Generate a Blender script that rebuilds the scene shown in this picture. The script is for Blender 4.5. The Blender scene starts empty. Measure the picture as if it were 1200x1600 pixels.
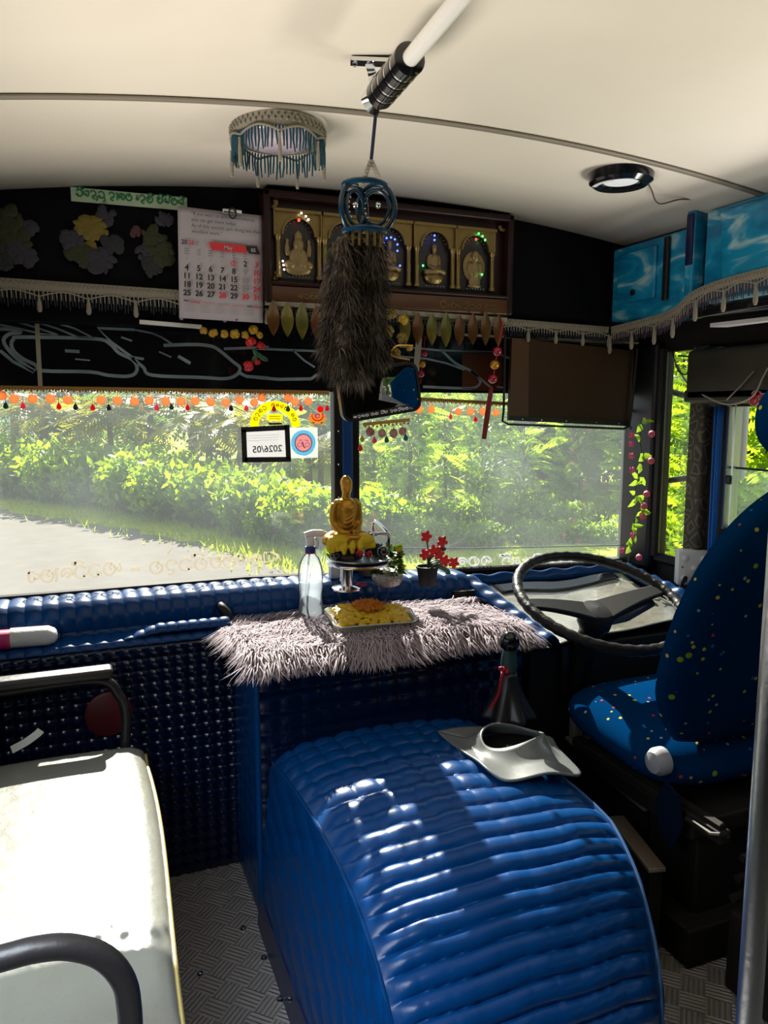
import bpy, bmesh, math, random
import numpy as np
from mathutils import Vector, Matrix
R = math.radians
C = bpy.context.scene.collection
sc = bpy.context.scene
rnd = random.Random(7)
# ------------------------------------------------------------------ camera
F, YAW, PIT, EYE = 1200.0, R(22.0), R(7.6), 1.35
cam = bpy.data.objects.new('camera', bpy.data.cameras.new('camera'))
C.objects.link(cam)
cam.location = (0, 0, EYE)
cam.rotation_euler = (R(90) - PIT, 0, -YAW)
cam.data.sensor_fit = 'VERTICAL'
cam.data.sensor_height = 24.0
cam.data.lens = 24.0 * F / 1600.0
cam.data.clip_start = 0.02
cam.data.clip_end = 300
sc.camera = cam
# ------------------------------------------------------------------ world, sun, fill lamps at the side openings
sc.view_settings.view_transform = 'Standard'
sc.view_settings.look = 'None'
sc.view_settings.exposure = 0.0
sc.view_settings.gamma = 1.0
sc.view_settings.use_curve_mapping = False
w = bpy.data.worlds.new('sky')
sc.world = w
w.use_nodes = True
bg = w.node_tree.nodes['Background']
bg.inputs[0].default_value = (0.74, 0.87, 1.0, 1)
bg.inputs[1].default_value = 0.8
sun = bpy.data.objects.new('sun', bpy.data.lights.new('sun', 'SUN'))
C.objects.link(sun)
sun.data.energy = 15.0
sun.data.angle = R(0.6)
sun.data.color = (1.0, 0.95, 0.84)
sun.rotation_euler = Vector((-0.12, -0.81, -0.57)).to_track_quat('-Z', 'Y').to_euler()
def area(name, loc, aim, sx, sy, power, col, spread):
    l = bpy.data.objects.new(name, bpy.data.lights.new(name, 'AREA'))
    C.objects.link(l)
    l.data.shape = 'RECTANGLE'
    l.data.size, l.data.size_y, l.data.energy, l.data.color, l.data.spread = sx, sy, power, col, R(spread)
    l.location = loc
    l.rotation_euler = (Vector(aim) - Vector(loc)).to_track_quat('-Z', 'Y').to_euler()
# added fill lamps inside the side openings, for road bounce and skylight
area('bounce_fill_door_side', (-0.29, 1.25, 0.98), (0.50, 1.35, 2.0), 1.0, 0.25, 5.2, (1.0, 0.93, 0.83), 95)
area('bounce_fill_driver_side', (2.02, 1.2, 1.0), (1.15, 1.35, 2.0), 1.0, 0.25, 6.3, (1.0, 0.93, 0.83), 95)
area('skylight_fill_door', (-0.28, 0.70, 1.25), (0.0, 0.95, 0.5), 0.7, 0.4, 5.5, (0.80, 0.90, 1.0), 90)
cy = sc.cycles if hasattr(sc, 'cycles') else None
if cy:
    cy.max_bounces = 10
    cy.transparent_max_bounces = 24
    cy.use_denoising = True
    cy.caustics_reflective = False
    cy.caustics_refractive = False
    cy.sample_clamp_indirect = 6.0

# ------------------------------------------------------------------ helpers
def W(px, py, x=None, y=None, z=None):
    """the point of the place seen at a pixel of the photograph, on one given plane"""
    r = (px - 600) / F
    d = (py - 800) / F
    fw = math.cos(PIT) - d * math.sin(PIT)
    dn = math.sin(PIT) + d * math.cos(PIT)
    v = Vector((fw * math.sin(YAW) + r * math.cos(YAW), fw * math.cos(YAW) - r * math.sin(YAW), -dn))
    t = x / v.x if x is not None else (y / v.y if y is not None else (z - EYE) / v.z)
    return Vector((0, 0, EYE)) + v * t
def nodes(m):
    m.use_nodes = True
    nt = m.node_tree
    return nt, nt.nodes['Principled BSDF'], nt.nodes['Material Output']
def mat(name, col, rough=0.5, metal=0.0, bump=None, spec=None, coat=0.0, var=None, emit=None, trans=0.0, alpha=None):
    """bump = (scale, strength[, distance]) noise; var = (scale, colour2, contrast) procedural colour variation"""
    m = bpy.data.materials.new(name)
    nt, b, o = nodes(m)
    b.inputs['Base Color'].default_value = (*col, 1)
    b.inputs['Roughness'].default_value = rough
    b.inputs['Metallic'].default_value = metal
    if spec is not None: b.inputs['Specular IOR Level'].default_value = spec
    b.inputs['Coat Weight'].default_value = coat
    b.inputs['Coat Roughness'].default_value = 0.08
    if trans: b.inputs['Transmission Weight'].default_value = trans
    if alpha is not None: b.inputs['Alpha'].default_value = alpha
    if emit:
        b.inputs['Emission Color'].default_value = (*emit[0], 1)
        b.inputs['Emission Strength'].default_value = emit[1]
    if bump or var:
        tc = nt.nodes.new('ShaderNodeTexCoord')
    if bump:
        n = nt.nodes.new('ShaderNodeTexNoise')
        n.inputs['Scale'].default_value = bump[0]
        n.inputs['Detail'].default_value = 4
        nt.links.new(tc.outputs['Object'], n.inputs['Vector'])
        bp = nt.nodes.new('ShaderNodeBump')
        bp.inputs['Strength'].default_value = bump[1]
        bp.inputs['Distance'].default_value = bump[2] if len(bump) > 2 else 0.01
        nt.links.new(n.outputs['Fac'], bp.inputs['Height'])
        nt.links.new(bp.outputs['Normal'], b.inputs['Normal'])
    if var:
        n = nt.nodes.new('ShaderNodeTexNoise')
        n.inputs['Scale'].default_value = var[0]
        n.inputs['Detail'].default_value = 5
        nt.links.new(tc.outputs['Object'], n.inputs['Vector'])
        cr = nt.nodes.new('ShaderNodeValToRGB')
        c = var[2] if len(var) > 2 else 0.15
        cr.color_ramp.elements[0].position = 0.5 - c
        cr.color_ramp.elements[1].position = 0.5 + c
        cr.color_ramp.elements[0].color = (*col, 1)
        cr.color_ramp.elements[1].color = (*var[1], 1)
        nt.links.new(n.outputs['Fac'], cr.inputs['Fac'])
        nt.links.new(cr.outputs['Color'], b.inputs['Base Color'])
    return m
def leafmat(name, col, tr, k=0.5):
    """a leaf: reflects from its face and glows through when lit from behind"""
    m = bpy.data.materials.new(name)
    nt, b, o = nodes(m)
    b.inputs['Base Color'].default_value = (*col, 1)
    b.inputs['Roughness'].default_value = 0.35
    t = nt.nodes.new('ShaderNodeBsdfTranslucent')
    t.inputs['Color'].default_value = (*tr, 1)
    mx = nt.nodes.new('ShaderNodeMixShader')
    mx.inputs[0].default_value = k
    nt.links.new(b.outputs[0], mx.inputs[1])
    nt.links.new(t.outputs[0], mx.inputs[2])
    nt.links.new(mx.outputs[0], o.inputs['Surface'])
    return m
def glassmat(name, tint, haze, hazecol=(1, 1, 1), smear=True):
    """window glass with a film of dust on it"""
    m = bpy.data.materials.new(name)
    nt, b, o = nodes(m)
    nt.nodes.remove(b)
    tr = nt.nodes.new('ShaderNodeBsdfTransparent')
    tr.inputs[0].default_value = (*tint, 1)
    gl = nt.nodes.new('ShaderNodeBsdfGlossy')
    gl.inputs['Roughness'].default_value = 0.02
    tl = nt.nodes.new('ShaderNodeBsdfTranslucent')
    tl.inputs[0].default_value = (*hazecol, 1)
    m1 = nt.nodes.new('ShaderNodeMixShader')
    m2 = nt.nodes.new('ShaderNodeMixShader')
    m2.inputs[0].default_value = 0.03
    if smear:
        tc = nt.nodes.new('ShaderNodeTexCoord')
        n = nt.nodes.new('ShaderNodeTexNoise')
        n.inputs['Scale'].default_value = 2.3
        n.inputs['Detail'].default_value = 6
        n.inputs['Distortion'].default_value = 0.8
        mr = nt.nodes.new('ShaderNodeMapRange')
        mr.inputs[1].default_value = 0.3
        mr.inputs[2].default_value = 0.75
        mr.inputs[3].default_value = haze * 0.65
        mr.inputs[4].default_value = haze * 1.5
        nt.links.new(tc.outputs['Object'], n.inputs['Vector'])
        nt.links.new(n.outputs['Fac'], mr.inputs[0])
        nt.links.new(mr.outputs[0], m1.inputs[0])
    else:
        m1.inputs[0].default_value = haze
    nt.links.new(tr.outputs[0], m1.inputs[1])
    nt.links.new(tl.outputs[0], m1.inputs[2])
    nt.links.new(m1.outputs[0], m2.inputs[1])
    nt.links.new(gl.outputs[0], m2.inputs[2])
    nt.links.new(m2.outputs[0], o.inputs['Surface'])
    return m

def wloc(o):
    v = Vector((0, 0, 0))
    while o is not None:
        v += o.location
        o = o.parent
    return v
def tag(o, label=None, cat=None, group=None, kind=None):
    if label: o['label'] = label
    if cat: o['category'] = cat
    if group: o['group'] = group
    if kind: o['kind'] = kind
    return o
def thing(name, loc, label, cat, group=None):
    o = bpy.data.objects.new(name, None)
    C.objects.link(o)
    o.empty_display_size = 0.02
    o.location = loc
    return tag(o, label, cat, group)
class MB:
    """collects shapes and links them as ONE mesh object"""
    def __init__(s): s.v, s.f, s.m = [], [], []
    def add(s, vs, fs, mi=0):
        b = len(s.v)
        s.v.extend(tuple(p) for p in vs)
        s.f.extend(tuple(i + b for i in f) for f in fs)
        s.m.extend([mi] * len(fs))
        return s
    def box(s, c, d, rot=None, mi=0, bev=0.0):
        h = Vector(d) * 0.5
        if bev > 0:
            bm = bmesh.new()
            bmesh.ops.create_cube(bm, size=1)
            for v in bm.verts: v.co = Vector((v.co.x * d[0], v.co.y * d[1], v.co.z * d[2]))
            bmesh.ops.bevel(bm, geom=bm.edges[:], offset=min(bev, min(d) * 0.45), segments=3, affect='EDGES', profile=0.5)
            bm.verts.index_update()
            vs = [v.co.copy() for v in bm.verts]
            fs = [tuple(v.index for v in f.verts) for f in bm.faces]
            bm.free()
        else:
            vs = [Vector((x * h.x, y * h.y, z * h.z)) for x in (-1, 1) for y in (-1, 1) for z in (-1, 1)]
            fs = [(0, 1, 3, 2), (4, 6, 7, 5), (0, 4, 5, 1), (2, 3, 7, 6), (0, 2, 6, 4), (1, 5, 7, 3)]
        M = rot if rot is not None else Matrix.Identity(3)
        return s.add([M @ v + Vector(c) for v in vs], fs, mi)
    def tube(s, pts, r, n=10, mi=0, cap=True, closed=False):
        pts = [Vector(p) for p in pts]
        m = len(pts)
        rs = r if hasattr(r, '__len__') else [r] * m
        vs, up = [], None
        for i, p in enumerate(pts):
            if closed: t = pts[(i + 1) % m] - pts[i - 1]
            else: t = pts[min(i + 1, m - 1)] - pts[max(i - 1, 0)]
            t = t.normalized() if t.length > 1e-9 else Vector((0, 0, 1))
            if up is None:
                up = t.orthogonal().normalized()
            up = (up - t * up.dot(t))
            up = up.normalized() if up.length > 1e-6 else t.orthogonal().normalized()
            sd = t.cross(up)
            for k in range(n):
                a = 2 * math.pi * k / n
                vs.append(p + (up * math.cos(a) + sd * math.sin(a)) * rs[i])
        fs = []
        for i in range(m if closed else m - 1):
            j = (i + 1) % m
            for k in range(n):
                q = (k + 1) % n
                fs.append((i * n + k, i * n + q, j * n + q, j * n + k))
        if cap and not closed:
            fs.append(tuple(range(n - 1, -1, -1)))
            fs.append(tuple(range((m - 1) * n, m * n)))
        return s.add(vs, fs, mi)
    def lathe(s, prof, c=(0, 0, 0), n=32, mi=0, M=None, cap=True, sx=1.0, sy=1.0):
        """prof: (radius, z) from bottom to top"""
        c = Vector(c)
        M = M if M is not None else Matrix.Identity(3)
        vs, fs = [], []
        for (r, z) in prof:
            for k in range(n):
                a = 2 * math.pi * k / n
                vs.append(M @ Vector((r * sx * math.cos(a), r * sy * math.sin(a), z)) + c)
        for i in range(len(prof) - 1):
            for k in range(n):
                q = (k + 1) % n
                fs.append((i * n + k, i * n + q, (i + 1) * n + q, (i + 1) * n + k))
        if cap:
            fs.append(tuple(range(n - 1, -1, -1)))
            fs.append(tuple(range((len(prof) - 1) * n, len(prof) * n)))
        return s.add(vs, fs, mi)
    def ball(s, c, r, n=12, mi=0, M=None):
        r = r if hasattr(r, '__len__') else (r, r, r)
        M = M if M is not None else Matrix.Identity(3)
        c = Vector(c)
        m = max(4, n // 2)
        vs = [M @ Vector((0, 0, -r[2])) + c]
        for i in range(1, m):
            a = -math.pi / 2 + math.pi * i / m
            for k in range(n):
                b = 2 * math.pi * k / n
                vs.append(M @ Vector((r[0] * math.cos(a) * math.cos(b), r[1] * math.cos(a) * math.sin(b), r[2] * math.sin(a))) + c)
        vs.append(M @ Vector((0, 0, r[2])) + c)
        fs = [(0, 1 + (k + 1) % n, 1 + k) for k in range(n)]
        for i in range(m - 2):
            for k in range(n):
                q = (k + 1) % n
                fs.append((1 + i * n + k, 1 + i * n + q, 1 + (i + 1) * n + q, 1 + (i + 1) * n + k))
        L = len(vs) - 1
        fs += [(L, 1 + (m - 2) * n + k, 1 + (m - 2) * n + (k + 1) % n) for k in range(n)]
        return s.add(vs, fs, mi)
    def prism(s, outline, depth, O, U, V, mi=0, both=True):
        """a flat outline of (u, v) in the frame O, U, V, given thickness along U x V"""
        O, U, V = Vector(O), Vector(U), Vector(V)
        N = U.cross(V).normalized() * depth
        n = len(outline)
        a = [O + U * p[0] + V * p[1] for p in outline]
        vs = a + [p - N for p in a]
        fs = [tuple(range(n)), tuple(range(2 * n - 1, n - 1, -1))]
        fs += [(i, i + n, (i + 1) % n + n, (i + 1) % n) for i in range(n)]
        return s.add(vs, fs, mi)
    def ribbon(s, pts, wd, N, th=0.0006, mi=0, closed=False):
        """a flat band of width wd along pts, facing N, th thick"""
        pts = [Vector(p) for p in pts]
        N = Vector(N).normalized()
        m = len(pts)
        vs, fs = [], []
        for i, p in enumerate(pts):
            if closed: t = pts[(i + 1) % m] - pts[i - 1]
            else: t = pts[min(i + 1, m - 1)] - pts[max(i - 1, 0)]
            sd = t.cross(N)
            sd = sd.normalized() * wd * 0.5 if sd.length > 1e-9 else Vector((wd * 0.5, 0, 0))
            vs += [p - sd + N * th, p + sd + N * th, p + sd, p - sd]
        for i in range(m if closed else m - 1):
            a, b = i * 4, ((i + 1) % m) * 4
            for k in range(4):
                q = (k + 1) % 4
                fs.append((a + k, a + q, b + q, b + k))
        return s.add(vs, fs, mi)
    def grid(s, fn, nu, nv, mi=0, flip=False, wrap=False):
        vs = [fn(i / nu, j / nv) for i in range(nu + 1) for j in range(nv + 1)]
        fs = []
        for i in range(nu):
            for j in range(nv):
                a = i * (nv + 1) + j
                q = (a, a + nv + 1, a + nv + 2, a + 1)
                fs.append(q[::-1] if flip else q)
        return s.add(vs, fs, mi)
    def text(s, body, O, U, V, size, mi=0, th=0.0004, align='LEFT', bold=0.0):
        """lettering lying on the plane O, U, V"""
        cu = bpy.data.curves.new('t', 'FONT')
        cu.body, cu.size, cu.align_x = body, size, align
        cu.offset = bold
        cu.resolution_u = 3
        ob = bpy.data.objects.new('t', cu)
        C.objects.link(ob)
        dg = bpy.context.evaluated_depsgraph_get()
        me = bpy.data.meshes.new_from_object(ob.evaluated_get(dg))
        O, U, V = Vector(O), Vector(U), Vector(V)
        N = U.cross(V).normalized()
        s.add([O + U * v.co.x + V * v.co.y + N * th for v in me.vertices], [tuple(p.vertices) for p in me.polygons], mi)
        bpy.data.objects.remove(ob)
        bpy.data.curves.remove(cu)
        bpy.data.meshes.remove(me)
        return s
    def build(s, name, mats, parent=None, smooth=True, label=None, sharp=40):
        mats = mats if isinstance(mats, (list, tuple)) else [mats]
        if parent is not None: org = wloc(parent)
        else: org = Vector((0, 0, 0))
        me = bpy.data.meshes.new(name)
        me.from_pydata([(p[0] - org.x, p[1] - org.y, p[2] - org.z) for p in s.v], [], s.f)
        for m in mats: me.materials.append(m)
        if len(mats) > 1: me.polygons.foreach_set('material_index', s.m)
        me.update()
        o = bpy.data.objects.new(name, me)
        C.objects.link(o)
        if parent is not None: o.parent = parent
        if smooth:
            me.shade_smooth()
            if sharp: me.set_sharp_from_angle(angle=R(sharp))
        if label: o['label'] = label
        return o
    def single(s, name, mats, label, cat, group=None, kind=None, **k):
        """a thing that is one mesh: its origin at its base"""
        o = s.build(name, mats, None, **k)
        vs = np.array([v.co for v in o.data.vertices])
        lo, hi = vs.min(0), vs.max(0)
        org = Vector(((lo[0] + hi[0]) / 2, (lo[1] + hi[1]) / 2, lo[2]))
        o.data.transform(Matrix.Translation(-org))
        o.location = org
        return tag(o, label, cat, group, kind)
def struct(name, mb, m, **k):
    o = mb.build(name, m, **k)
    o['kind'] = 'structure'
    return o
def solid(o, t=0.01, off=-1):
    md = o.modifiers.new('thickness', 'SOLIDIFY')
    md.thickness = t
    md.offset = off
    return o
def arc(cx, cy, r, a0, a1, n=14, ry=None):
    ry = ry or r
    return [(cx + r * math.cos(R(a0 + (a1 - a0) * i / n)), cy + ry * math.sin(R(a0 + (a1 - a0) * i / n))) for i in range(n + 1)]
def spl(pts, k=6):
    """a smooth path through the points"""
    P = [Vector(p) for p in pts]
    out = []
    for i in range(len(P) - 1):
        p0, p1, p2, p3 = P[max(i - 1, 0)], P[i], P[i + 1], P[min(i + 2, len(P) - 1)]
        for j in range(k):
            t = j / k
            out.append(0.5 * ((2 * p1) + (p2 - p0) * t + (2 * p0 - 5 * p1 + 4 * p2 - p3) * t * t + (3 * p1 - p0 - 3 * p2 + p3) * t ** 3))
    out.append(P[-1])
    return out
def remesh(o, vox, sm=4):
    md = o.modifiers.new('skin', 'REMESH')
    md.mode = 'VOXEL'
    md.voxel_size = vox
    md.use_smooth_shade = True
    s2 = o.modifiers.new('soft', 'SMOOTH')
    s2.factor = 0.5
    s2.iterations = sm
    return o
def copy_tree(o, parent=None):
    c = o.copy()
    C.objects.link(c)
    if parent is not None: c.parent = parent
    for ch in list(o.children): copy_tree(ch, c)
    return c
def pillow(u, v, ku=0.5, kv=0.5):
    """height of a stitched square at cell coordinates u, v"""
    a = abs(math.sin(math.pi * u)) ** ku
    b = abs(math.sin(math.pi * v)) ** kv
    return a, b
def quilt(fn, nu, nv, amp=0.01, cu=8, cv=8, wu=0.4, wv=0.6, k=0.55, jig=0.0, diamond=False):
    """points of a surface fn(u, v) puffed up along its normal in stitched cells"""
    e = 1e-3
    def out(u, v):
        p = Vector(fn(u, v))
        du = Vector(fn(min(u + e, 1), v)) - Vector(fn(max(u - e, 0), v))
        dv = Vector(fn(u, min(v + e, 1))) - Vector(fn(u, max(v - e, 0)))
        n = du.cross(dv)
        n = n.normalized() if n.length > 1e-12 else Vector((0, 0, 1))
        a, b = u * cu, v * cv
        if diamond: a, b = a + b, a - b
        if jig: 
            a += jig * math.sin(b * 1.7 + 0.6 * a)
            b += jig * math.sin(a * 1.3 + 0.5 * b)
        x, y = pillow(a, b, k, k)
        return p + n * amp * (wu * x + wv * y)
    return out
# ---- rounded letters of the local script drawn as pen strokes in a unit box
GL = {
    'ra': [arc(.45, .42, .36, 150, -130, 16) + arc(.2, .22, .1, -60, 200, 8)],
    'ya': [arc(.17, .45, .15, 60, 340, 10) + [(.33, .3)] + arc(.48, .3, .15, 180, 360, 8) + [(.63, .75)], arc(.5, .62, .13, 0, 180, 8)],
    'da': [arc(.4, .5, .3, 170, -90, 14) + arc(.4, .08, .13, 90, 270, 8) + [(.62, -.08)]],
    'ta': [arc(.4, .42, .36, 60, 350, 16) + arc(.52, .45, .2, 0, 180, 8)],
    'tha': [arc(.4, .4, .36, 200, -60, 14) + arc(.3, .3, .13, -40, 230, 10), [(.4, .75), (.4, .5)]],
    'va': [arc(.42, .4, .36, 120, -200, 18) + arc(.26, .5, .14, 180, -90, 8)],
    'pa': [[(.1, .78)] + arc(.38, .38, .3, 160, 380, 12) + [(.68, .8)], arc(.3, .6, .12, 0, 300, 8)],
    'ha': [arc(.2, .45, .17, 40, 350, 10) + arc(.5, .35, .17, 190, 360, 8) + [(.68, .8)]],
    'la': [arc(.4, .38, .34, 200, -20, 12) + arc(.4, .35, .16, 0, 320, 10)],
    'i': [arc(-.35, .78, .3, 160, 10, 8) + arc(-.04, .9, .11, 220, -40, 7)],
    'u': [[(-.1, .2), (.02, -.12), (-.2, -.26)]],
    'aa': [[(.02, .72), (.14, .8), (.2, .6), (.16, .1), (.26, .02)]],
    'e': [arc(.14, .35, .13, 90, -230, 10) + [(.1, .75)]],
    '-': [[(.1, .4), (.5, .4)]], ' ': [],
}
ADV = {'i': 0, 'u': 0, 'aa': .3, 'e': .33, ' ': .4, 'ya': .78, '-': .7}
def script_strokes(keys):
    x, out = 0.0, []
    for k in keys:
        for st in GL[k]: out.append([(x + p[0], p[1]) for p in st])
        x += ADV.get(k, .88)
    return out, x
def script(mb, keys, O, U, V, width, height, pen, N, mi=0, th=0.0008, mirror=False):
    st, L = script_strokes(keys)
    O, U, V = Vector(O), Vector(U).normalized(), Vector(V).normalized()
    for n_, s in enumerate(st):
        mb.ribbon([O + U * ((L - p[0] if mirror else p[0]) / L * width) + V * (p[1] * height) for p in s], pen, N, th + n_ * .00003, mi)
MOTTO = ['ra', 'i', 'ya', 'da', 'u', 'ra', 'u', ' ', 'da', 'aa', 'tha', 'ta', ' ', 'e', 'da', 'va', 'i', ' ', 'pa', 'i', 'ha', 'i', 'ta', 'ya', 'i']
# ------------------------------------------------------------------ materials
M_ceil = mat('cream_headliner', (0.80, 0.74, 0.64), 0.55, var=(2.5, (0.72, 0.66, 0.56), 0.3), bump=(14, 0.05))
M_seam = mat('grey_brown_trim', (0.22, 0.19, 0.15), 0.5)
M_black = mat('black_paint', (0.010, 0.010, 0.012), 0.35)
M_rubber = mat('black_rubber', (0.009, 0.009, 0.010), 0.55, spec=.3)
M_blackgl = mat('black_gloss', (0.006, 0.007, 0.009), 0.12, coat=0.3)
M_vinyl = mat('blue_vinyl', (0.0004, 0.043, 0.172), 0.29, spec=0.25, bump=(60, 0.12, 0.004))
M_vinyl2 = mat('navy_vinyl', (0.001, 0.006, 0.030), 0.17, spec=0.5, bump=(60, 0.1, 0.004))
M_stitch = mat('pale_piping', (0.03, 0.10, 0.26), 0.4)
M_bluepaint = mat('blue_paint', (0.01, 0.07, 0.28), 0.35)
M_chrome = mat('polished_steel', (0.75, 0.75, 0.76), 0.12, 1.0)
M_alu = mat('brushed_aluminium', (0.75, 0.76, 0.78), 0.32, 1.0, bump=(90, 0.08))
M_white = mat('white_plastic', (0.75, 0.75, 0.76), 0.4)
M_cream = mat('cream_crochet', (0.26, 0.235, 0.185), 0.85, bump=(320, 0.6, 0.004))
M_fringe_dark = mat('dark_fringe', (0.02, 0.025, 0.035), 0.8)
M_teal = mat('teal_fringe', (0.004, 0.055, 0.085), 0.7)
M_gold = mat('dull_gold', (0.24, 0.17, 0.065), 0.36, 0.85, bump=(160, 0.5, 0.003))
M_goldp = mat('gold_paint', (0.52, 0.26, 0.022), 0.36, 0.6, bump=(70, 0.12, 0.003))
M_red = mat('red_plastic', (0.55, 0.015, 0.02), 0.35)
M_redcl = mat('red_silk', (0.55, 0.01, 0.03), 0.5)
M_pink = mat('pink_silk', (0.75, 0.10, 0.22), 0.5)
M_green = leafmat('green_silk_leaf', (0.22, 0.40, 0.04), (0.45, 0.70, 0.05), 0.4)
M_dgreen = mat('dark_green_leaf', (0.02, 0.09, 0.035), 0.4)
M_wood = mat('brown_board', (0.028, 0.010, 0.004), 0.5, spec=.3, var=(3, (0.04, 0.015, 0.007), 0.2))
M_maroon = mat('maroon_board', (0.022, 0.004, 0.006), 0.35)
M_paper = mat('white_paper', (0.44, 0.40, 0.45), 0.7)
M_ink = mat('black_ink', (0.012, 0.012, 0.014), 0.6)
M_redink = mat('red_ink', (0.60, 0.03, 0.04), 0.6)
M_greyink = mat('grey_ink', (0.25, 0.23, 0.25), 0.6)
M_lilac = mat('lilac_fur', (0.46, 0.38, 0.42), 0.8, var=(9, (0.34, 0.265, 0.31), 0.2))
M_furd = mat('dark_brown_fur', (0.016, 0.012, 0.009), 0.9, var=(24, (0.085, 0.065, 0.05), 0.12))
M_plate = mat('metal_plate', (0.42, 0.36, 0.30), 0.4, 0.6, bump=(40, 0.1))
M_dirt = mat('dark_chassis', (0.010, 0.009, 0.008), 0.6, spec=.3, var=(6, (0.022, 0.018, 0.014), 0.2))
M_glass = glassmat('dusty_windscreen', (0.97, 0.98, 0.97), 0.029, (0.86, 0.95, 1.0))
M_glass_s = glassmat('dusty_side_glass', (0.98, 0.99, 0.98), 0.015, (0.95, 0.98, 1.0))
M_sticker_y = mat('yellow_sticker', (0.90, 0.72, 0.01), 0.4)
# stickers stuck to the glass let daylight through
def film(name, col, k=0.45):
    return leafmat(name, col, col, k)
F_yellow = film('yellow_film', (0.95, 0.80, 0.02), 0.7)
F_white = film('white_film', (0.82, 0.82, 0.84), 0.5)
F_blue = film('blue_film', (0.35, 0.72, 0.90), 0.5)
F_pink = film('pink_film', (0.92, 0.55, 0.58), 0.5)
F_orange = film('orange_bead', (0.95, 0.46, 0.24), 0.65)
F_redb = film('red_bead', (0.85, 0.03, 0.05), 0.5)
F_pinkb = film('pink_bead', (0.9, 0.15, 0.3), 0.5)
F_tealb = film('teal_bead', (0.02, 0.16, 0.17), 0.3)
F_pale = film('pale_decal', (0.62, 0.57, 0.50), 0.75)
M_silver = mat('silver_decal', (0.42, 0.52, 0.57), 0.3, 0.3, var=(9, (0.13, 0.21, 0.27), 0.25))

def checker_plate():
    m = mat('aluminium_checker_plate', (0.50, 0.48, 0.47), 0.42, 0.35)
    nt = m.node_tree
    b = nt.nodes['Principled BSDF']
    tc = nt.nodes.new('ShaderNodeTexCoord')
    ck = nt.nodes.new('ShaderNodeTexChecker')
    ck.inputs['Scale'].default_value = 18
    ck.inputs['Color1'].default_value = (1, 1, 1, 1)
    ck.inputs['Color2'].default_value = (0, 0, 0, 1)
    rot = nt.nodes.new('ShaderNodeMapping')
    rot.inputs['Rotation'].default_value = (0, 0, R(45))
    nt.links.new(tc.outputs['Object'], rot.inputs['Vector'])
    nt.links.new(rot.outputs[0], ck.inputs['Vector'])
    hs = []
    for d in ('X', 'Y'):
        wv = nt.nodes.new('ShaderNodeTexWave')
        wv.bands_direction = d
        wv.inputs['Scale'].default_value = 28
        nt.links.new(rot.outputs[0], wv.inputs['Vector'])
        pw = nt.nodes.new('ShaderNodeMath')
        pw.operation = 'POWER'
        pw.inputs[1].default_value = 3
        nt.links.new(wv.outputs['Fac'], pw.inputs[0])
        hs.append(pw)
    mx = nt.nodes.new('ShaderNodeMix')
    nt.links.new(ck.outputs['Fac'], mx.inputs[0])
    nt.links.new(hs[0].outputs[0], mx.inputs[2])
    nt.links.new(hs[1].outputs[0], mx.inputs[3])
    bp = nt.nodes.new('ShaderNodeBump')
    bp.inputs['Strength'].default_value = 0.9
    bp.inputs['Distance'].default_value = 0.004
    nt.links.new(mx.outputs[0], bp.inputs['Height'])
    nt.links.new(bp.outputs[0], b.inputs['Normal'])
    return m
M_checker = checker_plate()
def airbrush():
    """turquoise panels with pale sprayed wisps"""
    m = mat('airbrushed_turquoise', (0.01, 0.2, 0.4), 0.3, coat=0.3)
    nt = m.node_tree
    b = nt.nodes['Principled BSDF']
    tc = nt.nodes.new('ShaderNodeTexCoord')
    mp = nt.nodes.new('ShaderNodeMapping')
    mp.inputs['Rotation'].default_value = (R(35), 0, 0)
    mp.inputs['Scale'].default_value = (3, 3, 8)
    n = nt.nodes.new('ShaderNodeTexNoise')
    n.inputs['Scale'].default_value = 1.6
    n.inputs['Detail'].default_value = 3
    n.inputs['Distortion'].default_value = 1.6
    cr = nt.nodes.new('ShaderNodeValToRGB')
    e = cr.color_ramp.elements
    e[0].position, e[0].color = 0.36, (0.004, 0.16, 0.33, 1)
    e[1].position, e[1].color = 0.68, (0.36, 0.56, 0.60, 1)
    x = e.new(0.53); x.color = (0.008, 0.27, 0.48, 1)
    nt.links.new(tc.outputs['Object'], mp.inputs[0])
    nt.links.new(mp.outputs[0], n.inputs['Vector'])
    nt.links.new(n.outputs['Fac'], cr.inputs[0])
    nt.links.new(cr.outputs[0], b.inputs['Base Color'])
    return m
M_air = airbrush()
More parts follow.
